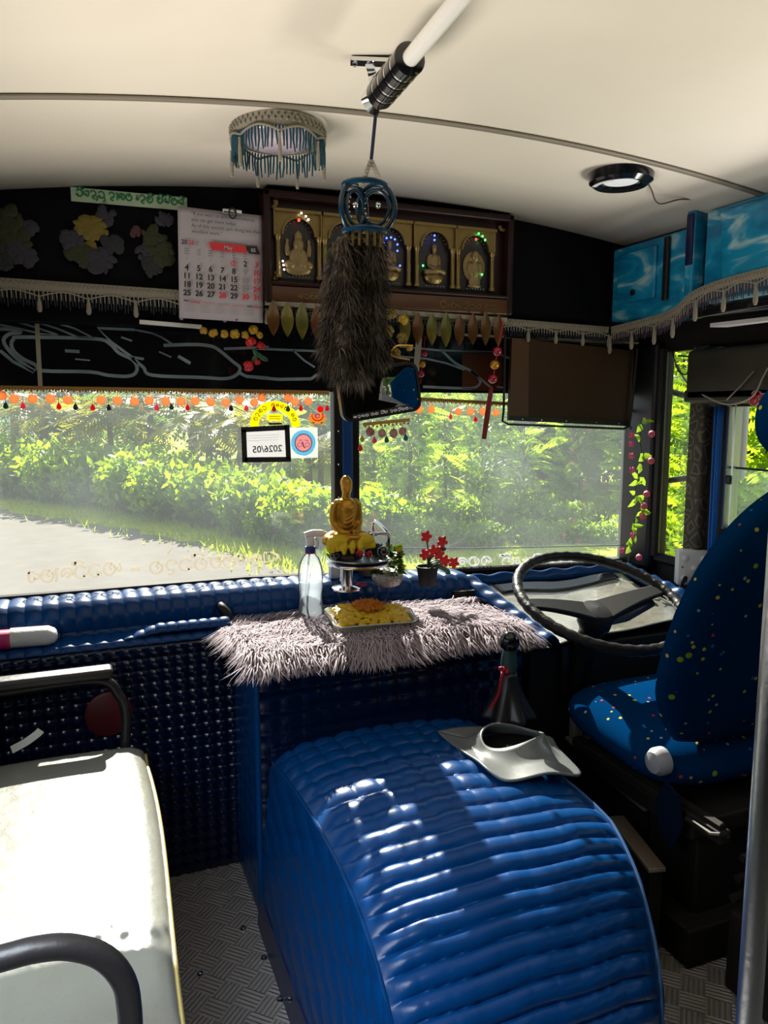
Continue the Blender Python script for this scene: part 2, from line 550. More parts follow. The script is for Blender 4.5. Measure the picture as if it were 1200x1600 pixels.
def speckled(name, base, rough=0.8):
    """moquette: deep blue with scattered yellow, red and pale flecks"""
    m = mat(name, base, rough, spec=0.0, bump=(180, .2, .002))
    nt = m.node_tree
    b = nt.nodes['Principled BSDF']
    tc = nt.nodes.new('ShaderNodeTexCoord')
    prev = None
    for sc_, thr, cols in ((34, 0.16, None), (12, 0.09, (0.30, 0.42, 0.02))):
        vo = nt.nodes.new('ShaderNodeTexVoronoi')
        vo.inputs['Scale'].default_value = sc_
        nt.links.new(tc.outputs['Object'], vo.inputs['Vector'])
        lt = nt.nodes.new('ShaderNodeMath')
        lt.operation = 'LESS_THAN'
        lt.inputs[1].default_value = thr
        nt.links.new(vo.outputs['Distance'], lt.inputs[0])
        mx = nt.nodes.new('ShaderNodeMix')
        mx.data_type = 'RGBA'
        nt.links.new(lt.outputs[0], mx.inputs[0])
        if prev is None: mx.inputs[6].default_value = (*base, 1)
        else: nt.links.new(prev.outputs[2], mx.inputs[6])
        if cols: mx.inputs[7].default_value = (*cols, 1)
        else:
            cr = nt.nodes.new('ShaderNodeValToRGB')
            cr.color_ramp.interpolation = 'CONSTANT'
            e = cr.color_ramp.elements
            e[0].color = (0.60, 0.50, 0.06, 1)
            e[1].position, e[1].color = 0.35, (*base, 1)
            for p, c in ((0.55, (0.55, 0.06, 0.05)), (0.7, (0.01, 0.16, 0.5)), (0.85, (0.35, 0.45, 0.5))):
                x = e.new(p); x.color = (*c, 1)
            sp = nt.nodes.new('ShaderNodeSeparateColor')
            nt.links.new(vo.outputs['Color'], sp.inputs[0])
            nt.links.new(sp.outputs[0], cr.inputs[0])
            nt.links.new(cr.outputs[0], mx.inputs[7])
        prev = mx
    nt.links.new(prev.outputs[2], b.inputs['Base Color'])
    return m
M_moq = speckled('blue_moquette', (0.001, 0.034, 0.120))

# ------------------------------------------------------------------ the bus body
XL, XR, YB, YF = -0.32, 2.05, -2.2, 2.45
def zc(x): return 2.0 - 0.075 * (x - 0.9) ** 2
mb = MB()
mb.grid(lambda u, v: (XL - .04 + u * (XR + .08 - XL), YB + v * (2.34 - YB), zc(XL - .04 + u * (XR + .08 - XL))), 40, 12)
solid(struct('ceiling', mb, M_ceil), 0.04, 1)
mb = MB()
mb.grid(lambda u, v: (XL + u * (XR - XL), 1.652 + v * 0.02, zc(XL + u * (XR - XL)) - 0.006 - 0.002 * math.sin(math.pi * v)), 40, 4)
solid(struct('trim_1', mb, M_seam), 0.004, 1)
mb = MB().box(((XL + XR) / 2, (YB + YF) / 2, -0.02), (XR - XL + .08, YF - YB, 0.04))
struct('floor', mb, M_checker, smooth=False)
# side walls with their window openings, dark inside
def wall(name, boxes, m=None):
    mb = MB()
    for (x0, x1, y0, y1, z0, z1) in boxes:
        mb.box(((x0 + x1) / 2, (y0 + y1) / 2, (z0 + z1) / 2), (x1 - x0, y1 - y0, z1 - z0))
    return struct(name, mb, m or M_dirt, smooth=False)
wall('wall_left', [(XL - .04, XL, YB, YF, 0, .82), (XL - .04, XL, YB, YF, 1.42, 2.0), (XL - .04, XL, 1.95, YF, .82, 1.42), (XL - .04, XL, YB, .35, .82, 1.42)])  # rear of the window row closed off to keep the cabin darker
wall('wall_right', [(XR, XR + .04, YB, YF, 0, .80), (XR, XR + .04, YB, 1.985, .80, .95), (XR, XR + .04, YB, 2.02, 1.36, 2.0), (XR, XR + .04, 2.02, YF, 1.56, 2.0), (XR, XR + .04, YB, -1.0, .95, 1.36), (XR, XR + .04, .50, .58, .95, 1.36),
                     (XR, XR + .04, 2.29, YF, .80, 1.56), (XR, XR + .04, 1.985, 2.055, .80, 1.36)])
wall('wall_back', [(XL, XR, YB - .04, YB, 0, 2.02)])
# upper bulkhead above the windscreen
mb = MB().box((.865, 2.385, 1.83), (XR - XL, .13, .40))
mb.box((.865, 2.40, 1.615), (XR - XL, .10, .05))
struct('wall_front', mb, mat('black_fascia', (.004, .004, .006), .5, spec=.06), smooth=False)
struct('wall_front_lower', MB().box(((XL + XR) / 2, 2.47, -.05), (XR - XL + .08, .04, 1.62)), M_dirt, smooth=False)
MB_fill = MB().box((1.22, 2.33, .55), (.12, .18, .39)).box((1.62, 2.39, .60), (.86, .10, .29))
struct('trim_11', MB_fill, M_rubber, smooth=False)
# lower front panel of stitched navy squares
mb = MB()
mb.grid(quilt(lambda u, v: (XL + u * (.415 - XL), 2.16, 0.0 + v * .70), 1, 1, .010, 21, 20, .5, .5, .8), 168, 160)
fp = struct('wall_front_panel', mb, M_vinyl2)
solid(fp, .02, -1)
# dashboard roll along the windscreen
prof = [(2.165, .70), (2.175, .712), (2.22, .715), (2.262, .715), (2.268, .73), (2.272, .765), (2.285, .79), (2.31, .803), (2.36, .806), (2.43, .80)]
def pl(prof, v):
    t = v * (len(prof) - 1)
    i = min(int(t), len(prof) - 2)
    a, b = prof[i], prof[i + 1]
    return tuple(a[k] + (b[k] - a[k]) * (t - i) for k in range(len(a)))
def dash(u, v):
    x = XL + u * (1.24 - XL)
    y, z = pl(prof, v)
    return (x, y, z - max(0, x - .55) * .03)
mb = MB().grid(quilt(dash, 1, 1, .007, 36, 4.5, .6, .35, .6), 288, 45)
solid(mb.single('dashboard_roll', M_vinyl, 'quilted shiny blue dashboard roll running along the foot of the windscreen', 'dashboard'), .012, -1)
# windscreen glass, centre pillar, rubber, corner post
def zs(x): return .80 - max(0, x - .5) * .045
mb = MB().box((.245, YF, 1.21), (1.14, .005, .84))
struct('window_1', mb, M_glass, smooth=False)
mb = MB().box((1.46, YF, 1.19), (1.16, .005, .90))
struct('window_2', mb, M_glass, smooth=False)
mb = MB()
mb.tube([(XL, YF - .015, .803), (.5, YF - .015, .803), (.86, YF - .015, .785), (2.03, YF - .015, .742)], .013, 8)
struct('trim_3', mb, M_rubber)
cp = MB().box((.845, 2.435, 1.2), (.038, .05, .84), bev=.006)
cpo = struct('trim_4', cp, M_bluepaint)
mb = MB().box((.813, 2.437, 1.2), (.028, .045, .84), bev=.004).box((.876, 2.437, 1.2), (.024, .045, .84), bev=.004)
mb.build('rubber_edge', M_black, cpo)
mb = MB()
for k in range(5): mb.ball((.812, 2.412, .95 + k * .11), .0035, 8)
mb.build('screw', M_chrome, cpo)
mb = MB().box((2.045, 2.385, 1.17), (.075, .19, .86), bev=.02)
mb.tube([(2.035, 2.285, .80), (2.035, 2.285, 1.57)], .018, 8)
struct('trim_5', mb, M_black)
# quarter window and driver's window
mb = MB().box((XR + .02, 2.21, 1.17), (.005, .17, .80))
struct('window_3', mb, M_glass_s, smooth=False)
mb = MB()
mb.tube([(XR, 2.29, .80), (XR, 2.285, .79), (XR, 2.13, .79)], .02, 8)
struct('trim_6', mb, M_rubber)
mb = MB().box((XR + .015, 1.05, 1.052), (.005, 1.86, .205))
struct('window_4', mb, glassmat('sliding_pane', (0.80, 0.88, 0.95), 0.16, (0.95, 0.98, 1.0)), smooth=False)  # bluish-white reflection on the pane put in as tint and haze
mb = MB().tube([(XR + .012, 1.98, 1.156), (XR + .012, .6, 1.156)], .004, 8)
struct('trim_7', mb, M_black)
M_pat = mat('olive_patterned_cloth', (0.035, 0.030, 0.020), 0.7)
nt = M_pat.node_tree
vo = nt.nodes.new('ShaderNodeTexVoronoi'); vo.feature = 'DISTANCE_TO_EDGE'; vo.inputs['Scale'].default_value = 22
cr = nt.nodes.new('ShaderNodeValToRGB')
cr.color_ramp.elements[0].position = .10; cr.color_ramp.elements[0].color = (.045, .038, .026, 1)
cr.color_ramp.elements[1].position = .26; cr.color_ramp.elements[1].color = (.035, .030, .020, 1)
xx = cr.color_ramp.elements.new(.17); xx.color = (.16, .14, .10, 1)
nt.links.new(nt.nodes.new('ShaderNodeTexCoord').outputs['Object'], vo.inputs['Vector'])
nt.links.new(vo.outputs['Distance'], cr.inputs[0])
nt.links.new(cr.outputs[0], nt.nodes['Principled BSDF'].inputs['Base Color'])
mb = MB().box((XR - .005, 2.094, 1.17), (.05, .075, .80), bev=.01)
struct('trim_8', mb, M_pat)
# window frame rails of the driver's window
mb = MB().box((XR + .01, 1.972, 1.155), (.04, .014, .42)).box((XR + .01, 1.947, 1.155), (.03, .006, .42))
struct('trim_9', mb, M_alu, smooth=False)
mb = MB().box((XR - .002, 1.958, 1.115), (.02, .02, .03), bev=.004)
mb.single('window_latch', M_black, 'small black catch on the aluminium frame of the driver window', 'latch')
# dark header above the driver's window
mb = MB().box((2.0, 1.62, 1.46), (.11, .92, .18), bev=.02)
mb.box((1.955, 1.62, 1.395), (.02, .92, .04), bev=.006)
struct('trim_10', mb, mat('grimy_header', (.020, .018, .013), .5, var=(7, (.05, .045, .03), .2)))
# ------------------------------------------------------------------ engine cover
T = thing('engine_cover', (.74, 1.35, 0), 'quilted shiny blue vinyl engine cover rising from the floor beside the driver', 'engine cover')
EP = [(1.86, .465), (1.72, .485), (1.55, .50), (1.38, .50), (1.25, .485), (1.15, .455), (1.07, .41), (1.00, .345), (.95, .26), (.915, .15), (.90, .03)]
EPs = spl([(0, a, b) for a, b in EP], 8)
def ep(v):
    t = v * (len(EPs) - 1)
    i = min(int(t), len(EPs) - 2)
    p = EPs[i].lerp(EPs[i + 1], t - i)
    return p.y, p.z
def exl(v): return .44 - .035 * max(0, (v - .62) / .38) ** 1.5
def exr(v): return float(np.interp(v, (0, .4, .55, .7, .85, 1), (1.045, 1.04, 1.005, .965, .925, .905)))
def ecov(u, v):
    y, z = ep(v)
    x = exl(v) + u * (exr(v) - exl(v))
    e = abs(2 * u - 1) ** 5
    return (x, y + .035 * e * v, z + .022 * (1 - (2 * u - 1) ** 2) - .022 * e)
NR = 25
def ecover_pt(u, v):
    p = Vector(ecov(u, v))
    e = 1e-3
    du = Vector(ecov(min(u + e, 1), v)) - Vector(ecov(max(u - e, 0), v))
    dv = Vector(ecov(u, min(v + e, 1))) - Vector(ecov(u, max(v - e, 0)))
    n = dv.cross(du).normalized()
    wob = .10 * math.sin(5 * u + 3 * v) + .05 * math.sin(17 * u)
    a = abs(math.sin(math.pi * (v * NR + wob))) ** .42
    b = abs(math.sin(math.pi * (u * 11 + .15 * math.sin(9 * v)))) ** .5
    edge = min(1, min(u, 1 - u) * 14)
    kb = .0012 + .022 * max(0, .36 - v)
    wr = .0014 * math.sin(31 * u + 11 * v) * math.sin(23 * v - 7 * u)
    return p + n * edge * (a * .0145 + b * kb + wr - .010)
mb = MB().grid(ecover_pt, 132, 25 * 14, flip=True)
mb.build('top_cover', M_vinyl, T)
def side(sgn):
    def f(u, v):
        y, z = ep(u)
        x = exl(u) if sgn < 0 else exr(u)
        xb = (.405 - .03 * u) if sgn < 0 else exr(u) + .02
        p = Vector(ecov(0 if sgn < 0 else 1, u))
        zb = .075
        yb = p.y + .03 * v
        return (p.x + (xb - p.x) * v ** .8, yb, p.z + (min(zb, p.z) - p.z) * v)
    return f
for sgn in (-1, 1):
    q = quilt(side(sgn), 1, 1, .007 * sgn, 10, 5, .5, .5, .6, .03, True)
    MB().grid(q, 160, 80, flip=(sgn > 0)).build('side_panel', M_vinyl, T)
    MB().tube([Vector(ecov(0 if sgn < 0 else 1, v / 60)) + Vector((.002 * sgn, 0, .001)) for v in range(58)], .0035, 6).build('piping', M_stitch if sgn > 0 else M_vinyl, T)
mb = MB()
sk = [Vector((.402 - .03 * v, ep(v)[0], 0)) for v in [i / 30 for i in range(31)]]
vs, fs = [], []
for p in sk:
    vs += [(p.x - .012, p.y, .0), (p.x - .004, p.y, .085), (p.x + .02, p.y, .085), (p.x + .02, p.y, 0)]
for i in range(30):
    for k in range(4): fs.append((i * 4 + k, i * 4 + (k + 1) % 4, i * 4 + 4 + (k + 1) % 4, i * 4 + 4 + k))
mb.add(vs, fs)
mb.build('skirt', mat('plain_navy_vinyl', (.012, .02, .09), .3), T)
mb = MB()
for v in (.25, .42, .58, .74, .88):
    p = Vector(sk[int(v * 30)])
    mb.ball((p.x - .014, p.y, .07), .006, 8)
mb.build('bolt', M_chrome, T)
# floor bolts seen by the cover
for k, (px, py) in enumerate([(380, 1452), (412, 1498), (313, 1523), (437, 1563)]):
    p = W(px, py, z=0)
    tx = ['beside the engine cover, highest in the photo', 'next to the lower skirt of the engine cover', 'out in the aisle, nearest the white seat', 'at the plate seam nearest the camera'][k]
    MB().lathe([(.009, 0), (.009, .003), (.006, .007), (.001, .008)], (p.x, p.y, 0), 10).single('floor_bolt', M_chrome, 'round-headed bolt in the checker plate floor ' + tx, 'bolt', 'bolts in the checker plate floor')
# ------------------------------------------------------------------ padded cabinet under the fur, in front of the engine cover
T = thing('padded_cabinet', (.80, 2.05, 0), 'navy quilted cabinet under the lilac fur between front panel and gear lever', 'cabinet')
SX0, SX1, SY0, SY1, SZ = .405, 1.185, 1.86, 2.265, .695
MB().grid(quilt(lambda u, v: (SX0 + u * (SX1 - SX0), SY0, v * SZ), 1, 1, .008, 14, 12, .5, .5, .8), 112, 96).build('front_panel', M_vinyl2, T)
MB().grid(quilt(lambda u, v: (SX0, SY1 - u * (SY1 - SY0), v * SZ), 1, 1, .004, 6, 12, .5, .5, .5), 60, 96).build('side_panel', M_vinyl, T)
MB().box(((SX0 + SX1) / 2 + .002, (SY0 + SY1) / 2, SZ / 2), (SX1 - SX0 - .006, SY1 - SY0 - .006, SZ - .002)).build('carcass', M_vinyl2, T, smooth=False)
MB().box(((SX0 + SX1) / 2, (SY0 + SY1) / 2, SZ + .004), (SX1 - SX0 + .01, SY1 - SY0 + .01, .014), bev=.006).build('top', M_vinyl, T)
MB().tube([(SX0 - .003, SY0 - .003, .02), (SX0 - .003, SY0 - .003, SZ)], .008, 8).build('corner_piping', M_vinyl, T)
# black cable grommet at the back corner of the cabinet
g = W(347, 957, y=2.262)
MB().tube(spl([g + Vector((-.004, .01, .02)), g + Vector((.0, -.015, .015)), g + Vector((.012, -.03, -.005)), g + Vector((.014, -.028, -.04))]), .014, 10).single('cable_sleeve', M_rubber, 'black rubber cable sleeve curling out of the dash beside the fur', 'sleeve')
# low quilted ledge on the front panel
T2 = MB().grid(quilt(lambda u, v: (.10 + u * .30, 2.175 + v * .085, .716 + .028 * math.sin(math.pi * min(1, .15 + v)) * min(1, u * 3)), 1, 1, .006, 10, 2, .5, .4, .6), 100, 20)
solid(T2.single('quilted_pad', M_vinyl, 'short wedge of shiny quilted blue padding on the dash ledge beside the fur', 'pad'), .006, -1)
# ------------------------------------------------------------------ lilac fur
def fur_rug():
    T = thing('fur_rug', (.78, 2.02, SZ), 'shaggy lilac-grey fur throw spread over the navy cabinet', 'rug')
    rng = np.random.default_rng(3)
    zt = SZ + .012
    # outline bulges over the front edge
    x0, x1, y0, y1 = .372, 1.20, 1.825, 2.225
    mb = MB()
    def top(u, v):
        x = x0 + .02 + u * (x1 - x0 - .04)
        y = y0 + .02 + v * (y1 - y0 - .04) + (.02 * math.sin(5 * u) if v > .5 else .012 * math.sin(11 * u))
        return (x, y, zt + .012 + .004 * math.sin(9 * u + 4 * v) - (.018 if v < .08 else 0))
    mb.grid(top, 40, 20)
    solid(mb.build('backing', M_lilac, T), .008, -1)
    n = 17000
    U, V = rng.random(n), rng.random(n) ** 1.1
    vs, fs = [], []
    for i in range(n):
        p = np.array(top(U[i], V[i]))
        cl = math.sin(13 * U[i] + 5 * V[i]) + math.sin(23 * V[i] - 9 * U[i])
        ang = -1.57 + .9 * cl * .5 + rng.normal(0, .5) + (U[i] - .5) * 1.5
        if V[i] > .9: ang = -ang * .4
        L = rng.uniform(.045, .095)
        d = np.array([math.cos(ang), math.sin(ang), 0])
        lift = rng.uniform(.25, .6)
        s = np.array([-d[1], d[0], 0]) * rng.uniform(.0009, .0017)
        q1 = p + d * L * .4 + np.array([0, 0, lift * L * .42])
        q2 = p + d * L * .8 + np.array([0, 0, lift * L * .40])
        q3 = p + d * L * 1.05 + np.array([rng.normal(0, .005), 0, lift * L * .05])
        for q in (q2, q3):
            if q[1] < SY0 - .005 or q[0] < SX0 or q[0] > SX1: q[2] -= .018
            else: q[2] = max(q[2], zt + .006)
        b = len(vs)
        vs += [p - s, p + s, q1 - s, q1 + s, q2 - s * .7, q2 + s * .7, q3]
        fs += [(b, b + 1, b + 3, b + 2), (b + 2, b + 3, b + 5, b + 4), (b + 4, b + 5, b + 6)]
    o = MB().add(vs, fs).build('pile', M_lilac, T, sharp=None)
    o['kind'] = 'stuff'
fur_rug()
# ------------------------------------------------------------------ white bench beside the camera
T = thing('bench_seat', (-.10, 1.45, 0), 'cream bench seat under clear plastic beside the aisle with black rails', 'seat')
M_bench = mat('cream_vinyl_under_plastic', (.19, .19, .15), .34, coat=.3, bump=(14, .22, .02), var=(5, (.215, .215, .19), .2))
def bench(u, v):
    # closed cushion: u along y, v round the section
    y = .98 + u * (1.955 - .98)
    x0, x1 = XL + .005, .105 + .03 * u + .02 * math.sin(math.pi * min(u / .9, 1)) * u
    t = v * 4
    rr = .035
    e = min(u, 1 - u)
    dz = .03 * (1 - min(1, e / .04)) ** 2
    zt = .518 - dz - .004 * math.sin(7 * u)
    zb = .40 + dz * .3
    sec = [(x0, zb), (x0, zt - rr), (x0 + rr, zt)] + [(x0 + (x1 - x0) * k / 8, zt + .006 * math.sin(math.pi * k / 8)) for k in range(1, 8)] + [(x1 - rr, zt), (x1 - rr * .3, zt - rr * .3), (x1, zt - rr), (x1 - .004, zb + .02), (x1 - .02, zb)]
    t = v * (len(sec) - 1)
    i = min(int(t), len(sec) - 2)
    a, b = sec[i], sec[i + 1]
    f = t - i
    return (a[0] + (b[0] - a[0]) * f, y, a[1] + (b[1] - a[1]) * f)
mb = MB().grid(bench, 60, 34, flip=True)
n0 = len(mb.v)
ends = [[bench(u, j / 34) for j in range(35)] for u in (0, 1)]
mb.add(ends[0], [tuple(range(34, -1, -1))]).add(ends[1], [tuple(range(35))])
cu = mb.build('cushion', M_bench, T, sharp=60)
MB().tube([Vector(bench(i / 40, 27 / 34 + .02)) + Vector((.003, 0, -.005)) for i in range(41)], .004, 6).build('piping', mat('yellowed_piping', (.45, .36, .12), .4), cu)
MB().box((XL + .20, 1.47, .20), (.38, .90, .398), bev=.01).build('seat_base', M_dirt, T)
M_tube = mat('black_tube_paint', (.020, .017, .018), .38, bump=(120, .15, .003))
# rail at the front end with its padded grip
p0, p1 = W(0, 1066, y=2.05), W(150, 1062, y=2.05)
mb = MB().tube(spl([(XL + .01, 2.05, .655), (p0.x, 2.05, .655), (p1.x, 2.05, .657), W(185, 1085, y=2.045), W(197, 1115, y=2.03), W(196, 1160, y=2.01)], 8) + [Vector((.085, 2.0, .002))], .013, 12)
fr = mb.build('front_rail', M_tube, T)
MB().box((-.125, 2.05, .676), (.385, .055, .028), bev=.010).build('grip_pad', mat('worn_black_pad', (.035, .028, .028), .42, bump=(60, .2, .004)), fr)
p = [W(0, 1498, y=.945), W(60, 1483, y=.945), W(110, 1480, y=.945), W(160, 1495, y=.945), W(192, 1530, y=.945), W(202, 1575, y=.945), W(205, 1640, y=.945)]
mb = MB().tube(spl([p[0] + Vector((-.16, 0, -.008))] + p, 8) + [Vector((p[-1].x, .945, .002))], .0155, 14)
mb.build('rear_rail', M_tube, T)
# torn strip of cover
mb = MB()
q = [W(18, 1172, y=1.93), W(40, 1160, y=1.93), W(58, 1147, y=1.935), W(64, 1141, y=1.94)]
mb.ribbon(spl(q, 5), .018, (0, -.8, .6), .0015)
mb.build('torn_flap', mat('torn_white_cover', (.5, .5, .46), .5), cu)
# round red reflector on the panel behind the rail
c = W(170, 1115, y=2.15)
mb = MB().lathe([(.062, 0), (.062, .006), (.055, .010), (.0, .011)], c, 36, M=Matrix.Rotation(R(90), 3, 'X'))
mb.single('red_reflector', mat('dull_red', (.11, .012, .016), .45), 'round dull red disc on the navy front panel behind the seat rail', 'reflector')
# ------------------------------------------------------------------ driver's seat
T = thing('driver_seat', (1.53, 1.55, 0), 'blue speckled moquette driver seat on a dark sliding base', 'seat')
def ell_pad(cx, cy, cz, hx, hy, hz, pw=2.6, M=None):
    def f(u, v):
        a, b = -math.pi / 2 + math.pi * v, 2 * math.pi * u
        sg = lambda t, e: math.copysign(abs(t) ** e, t)
        p = Vector((hx * sg(math.cos(a), 2 / 3.2) * sg(math.cos(b), 2 / pw), hy * sg(math.cos(a), 2 / 3.2) * sg(math.sin(b), 2 / pw), hz * sg(math.sin(a), 2 / 2.2)))
        if M is not None: p = M @ p
        return p + Vector((cx, cy, cz))
    return f
MB().grid(ell_pad(1.56, 1.60, .475, .285, .25, .075, 4, Matrix.Rotation(R(4), 3, 'X')), 64, 32).build('seat_cushion', M_moq, T)
def backrest(u, v):
    # v: 0 at the bottom to 1 at the top, u round the section
    z = .52 + v * .69
    hw = float(np.interp(z, (.52, .54, .61, .68, .74, .82, .89, .95, 1.0, 1.04, 1.08, 1.11, 1.135, 1.16, 1.18, 1.20, 1.208, 1.21), (.10, .21, .268, .300, .313, .313, .306, .292, .274, .253, .225, .199, .172, .140, .105, .060, .03, .004)))
    d = .062 * (max(.01, 1 - (2 * v - 1) ** 6)) ** .5
    b = 2 * math.pi * u
    sg = lambda t, e: math.copysign(abs(t) ** e, t)
    return (1.55 + hw * sg(math.cos(b), .7), 1.41 - .27 * (z - .52) + d * sg(math.sin(b), .8), z)
MB().grid(backrest, 72, 60).build('backrest', M_moq, T)
MB().grid(ell_pad(1.53, 1.19, 1.33, .205, .055, .095, 3), 48, 24).build('headrest', M_moq, T)
mb = MB()
for x in (1.50, 1.58): mb.tube([(x, 1.205, 1.28), (x, 1.225, 1.17)], .007, 8)
mb.build('headrest_post', M_chrome, T)
h = W(1062, 1170, x=1.285)
MB().lathe([(.034, 0), (.034, .02), (.026, .034), (.008, .04)], (1.30, 1.395, .50), 24, M=Matrix.Rotation(R(-90), 3, 'Y')).build('hinge_cover', mat('grey_hinge_plastic', (.42, .42, .46), .4), T)
b_ = MB().box((1.56, 1.55, .345), (.46, .46, .05), bev=.008).box((1.56, 1.55, .20), (.36, .40, .26), bev=.01).box((1.56, 1.55, .05), (.48, .50, .10), bev=.008)
b_.build('seat_base', M_dirt, T)
for x in (1.33, 1.78):
    mb = MB().box((x, 1.50, .385), (.035, .56, .03), bev=.004).box((x, 1.48, .405), (.02, .50, .012))
    mb.build('slide_rail', M_dirt, T)
mb = MB().prism([(0, 0), (.03, .06), (.075, .045), (.09, -.02), (.06, -.10), (.02, -.07)], .006, (1.285, 1.40, .40), (0, -1, 0), (0, 0, 1))
mb.build('recliner_plate', mat('dark_navy_metal', (.003, .010, .03), .35), T)
MB().tube([(1.29, 1.30, .40), (1.285, 1.22, .405), (1.28, 1.17, .43)], .006, 8).build('recliner_lever', M_dirt, T)
# folding metal bracket and rails on the floor between the cover and the seat
T = thing('seat_bracket', (1.25, 1.62, 0), 'tan metal bracket with an upright post under the front of the driver seat', 'bracket')
a = W(925, 1155, z=.36)
MB().box((a.x, a.y, .355), (.14, .075, .010), Matrix.Rotation(R(-12), 3, 'Z'), bev=.002).build('plate', M_plate, T)
MB().box((a.x - .045, a.y + .02, .392), (.03, .03, .068), bev=.003).build('post', M_plate, T)
MB().box((a.x, a.y, .175), (.05, .05, .35)).build('leg', M_dirt, T)
for k, (pa, pb, wd) in enumerate([((958, 1222), (1000, 1255), .02), ((972, 1290), (1015, 1345), .045)]):
    z = .30 - .06 * k
    A, B = W(*pa, z=z), W(*pb, z=z)
    d = (B - A)
    ang = math.atan2(d.y, d.x)
    T = thing('floor_rail', ((A.x + B.x) / 2, (A.y + B.y) / 2, 0), ['narrow sunlit steel rail under the driver seat cushion', 'broad tan steel strip beside the corner of the engine cover'][k], 'rail')
    MB().box((A + B) / 2, (d.length * 1.5, wd, .012), Matrix.Rotation(ang, 3, 'Z'), bev=.002).build('strip', M_plate, T)
    MB().box(((A.x + B.x) / 2, (A.y + B.y) / 2, (z - .006) / 2), (d.length * 1.45, wd * .7, z - .006), Matrix.Rotation(ang, 3, 'Z')).build('support', M_dirt, T)
# dark step boxes on the driver's floor
MB().box((1.67, 1.05, .10), (.62, .36, .20), bev=.01).single('floor_step', M_dirt, 'dark metal step box on the floor behind the driver seat', 'step')
mb = MB()
for k in range(3): mb.tube([(1.36, 1.22 - .01 * k, .23 + k * .055), (1.98, 1.25 - .02 * k, .27 + k * .06)], .010, 8)
T = thing('floor_pipes', (1.67, 1.23, .20), 'three thin dark pipes running behind the driver seat base', 'pipe')
mb.build('pipe_run', M_dirt, T)
T['category'] = 'pipe'
# ------------------------------------------------------------------ instrument binnacle under clear plastic
T = thing('instrument_binnacle', (1.55, 2.1, .60), 'blue padded instrument cowl under cloudy plastic behind the steering wheel', 'dashboard')
A = [Vector((1.225, 2.33, .755)), Vector((1.96, 2.33, .745)), Vector((1.99, 1.90, .68)), Vector((1.26, 1.86, .645))]   # outer corners
def bil(q, u, v): return (q[0] * (1 - u) + q[1] * u) * (1 - v) + (q[3] * (1 - u) + q[2] * u) * v
I_ = [bil(A, .09, .09), bil(A, .90, .09), bil(A, .90, .97), bil(A, .10, .97)]
for k in range(4):
    if k == 2: continue
    a0, a1, i0, i1 = A[k], A[(k + 1) % 4], I_[k], I_[(k + 1) % 4]
    def fr_(u, v, a0=a0, a1=a1, i0=i0, i1=i1):
        o, i = a0.lerp(a1, u), i0.lerp(i1, u)
        p = o.lerp(i, v)
        return (p.x, p.y, p.z + .030 * math.sin(math.pi * v) ** .7 + .004 * math.sin(40 * u) * math.sin(math.pi * v))
    solid(MB().grid(fr_, 60, 8, flip=True).build('padded_edge', M_vinyl, T), .008, -1)
M_cloud = mat('cloudy_plastic', (.46, .45, .38), .16, coat=.7, bump=(7, .5, .03), var=(4, (.12, .115, .09), .22))
def sheet(u, v):
    p = bil(I_, u, v)
    return (p.x, p.y, p.z - .02 * math.sin(math.pi * v) + .007 * math.sin(9 * u + 3 * v) * math.sin(5 * v + 2 * u))
solid(MB().grid(sheet, 50, 40, flip=True).build('plastic_cover', M_cloud, T), .003, -1)
# dark instrument glass at the top of the cowl
def dgl(u, v):
    p = Vector(sheet(.06 + .86 * u, .01 + .15 * v * (1 - .35 * (u > .75) * (u - .75) * 4)))
    return (p.x, p.y, p.z + .006)
solid(MB().grid(dgl, 30, 6, flip=True).build('instrument_glass', M_blackgl, T), .003, -1)
MB().box((1.62, 2.12, .45), (.75, .42, .36), bev=.01).build('casing', M_rubber, T)
MB().box((1.36, 1.90, .56), (.03, .04, .16), bev=.005).build('bracket', M_black, T)
# ------------------------------------------------------------------ steering wheel
ctr = W(938, 936, y=1.80)
T = thing('steering_wheel', (ctr.x, ctr.y, ctr.z), 'large steering wheel with black taped rim above the blue cowl', 'steering wheel')
Mw = Matrix.Rotation(R(20.5), 3, 'X')
M_tape = mat('black_tape_wrap', (.010, .010, .011), .45, spec=.3, bump=(70, .5, .006))
RW = .245
ring = [ctr + Mw @ Vector((RW * math.cos(2 * math.pi * k / 120), RW * math.sin(2 * math.pi * k / 120), 0)) for k in range(120)]
MB().tube(ring, [.0150 + .0012 * (k % 3 == 0) + .0008 * math.sin(k * 2.1) for k in range(120)], 14, closed=True).build('rim', M_tape, T)
hub = MB().lathe([(.03, -.09), (.052, -.05), (.055, -.02), (.045, -.005), (.0, .002)], ctr + Mw @ Vector((0, 0, -.03)), 28, M=Mw)
hub.build('hub', M_rubber, T)
def spoke(a, name='spoke'):
    d = Vector((math.cos(R(a)), math.sin(R(a)), 0))
    s = Vector((-d.y, d.x, 0))
    mb = MB()
    vs, fs = [], []
    for i in range(9):
        t = i / 8
        r = .02 + t * (RW - .022)
        wd = .034 - .012 * t + .012 * (1 - t) ** 2
        z = -.045 * (1 - t) ** 1.5 - .004
        c = d * r
        for q in ((wd, .012), (wd, -.008), (-wd, -.008), (-wd, .012)):
            vs.append(ctr + Mw @ (c + s * q[0] + Vector((0, 0, z + q[1] * (1 - .4 * t)))))
    for i in range(8):
        for k in range(4): fs.append((i * 4 + k, i * 4 + (k + 1) % 4, i * 4 + 4 + (k + 1) % 4, i * 4 + 4 + k))
    fs += [(3, 2, 1, 0), (32, 33, 34, 35)]
    mb.add(vs, fs)
    o = mb.build(name, M_rubber, T)
    b = o.modifiers.new('b', 'BEVEL'); b.width = .004; b.segments = 2
    return o
spoke(4); spoke(176)
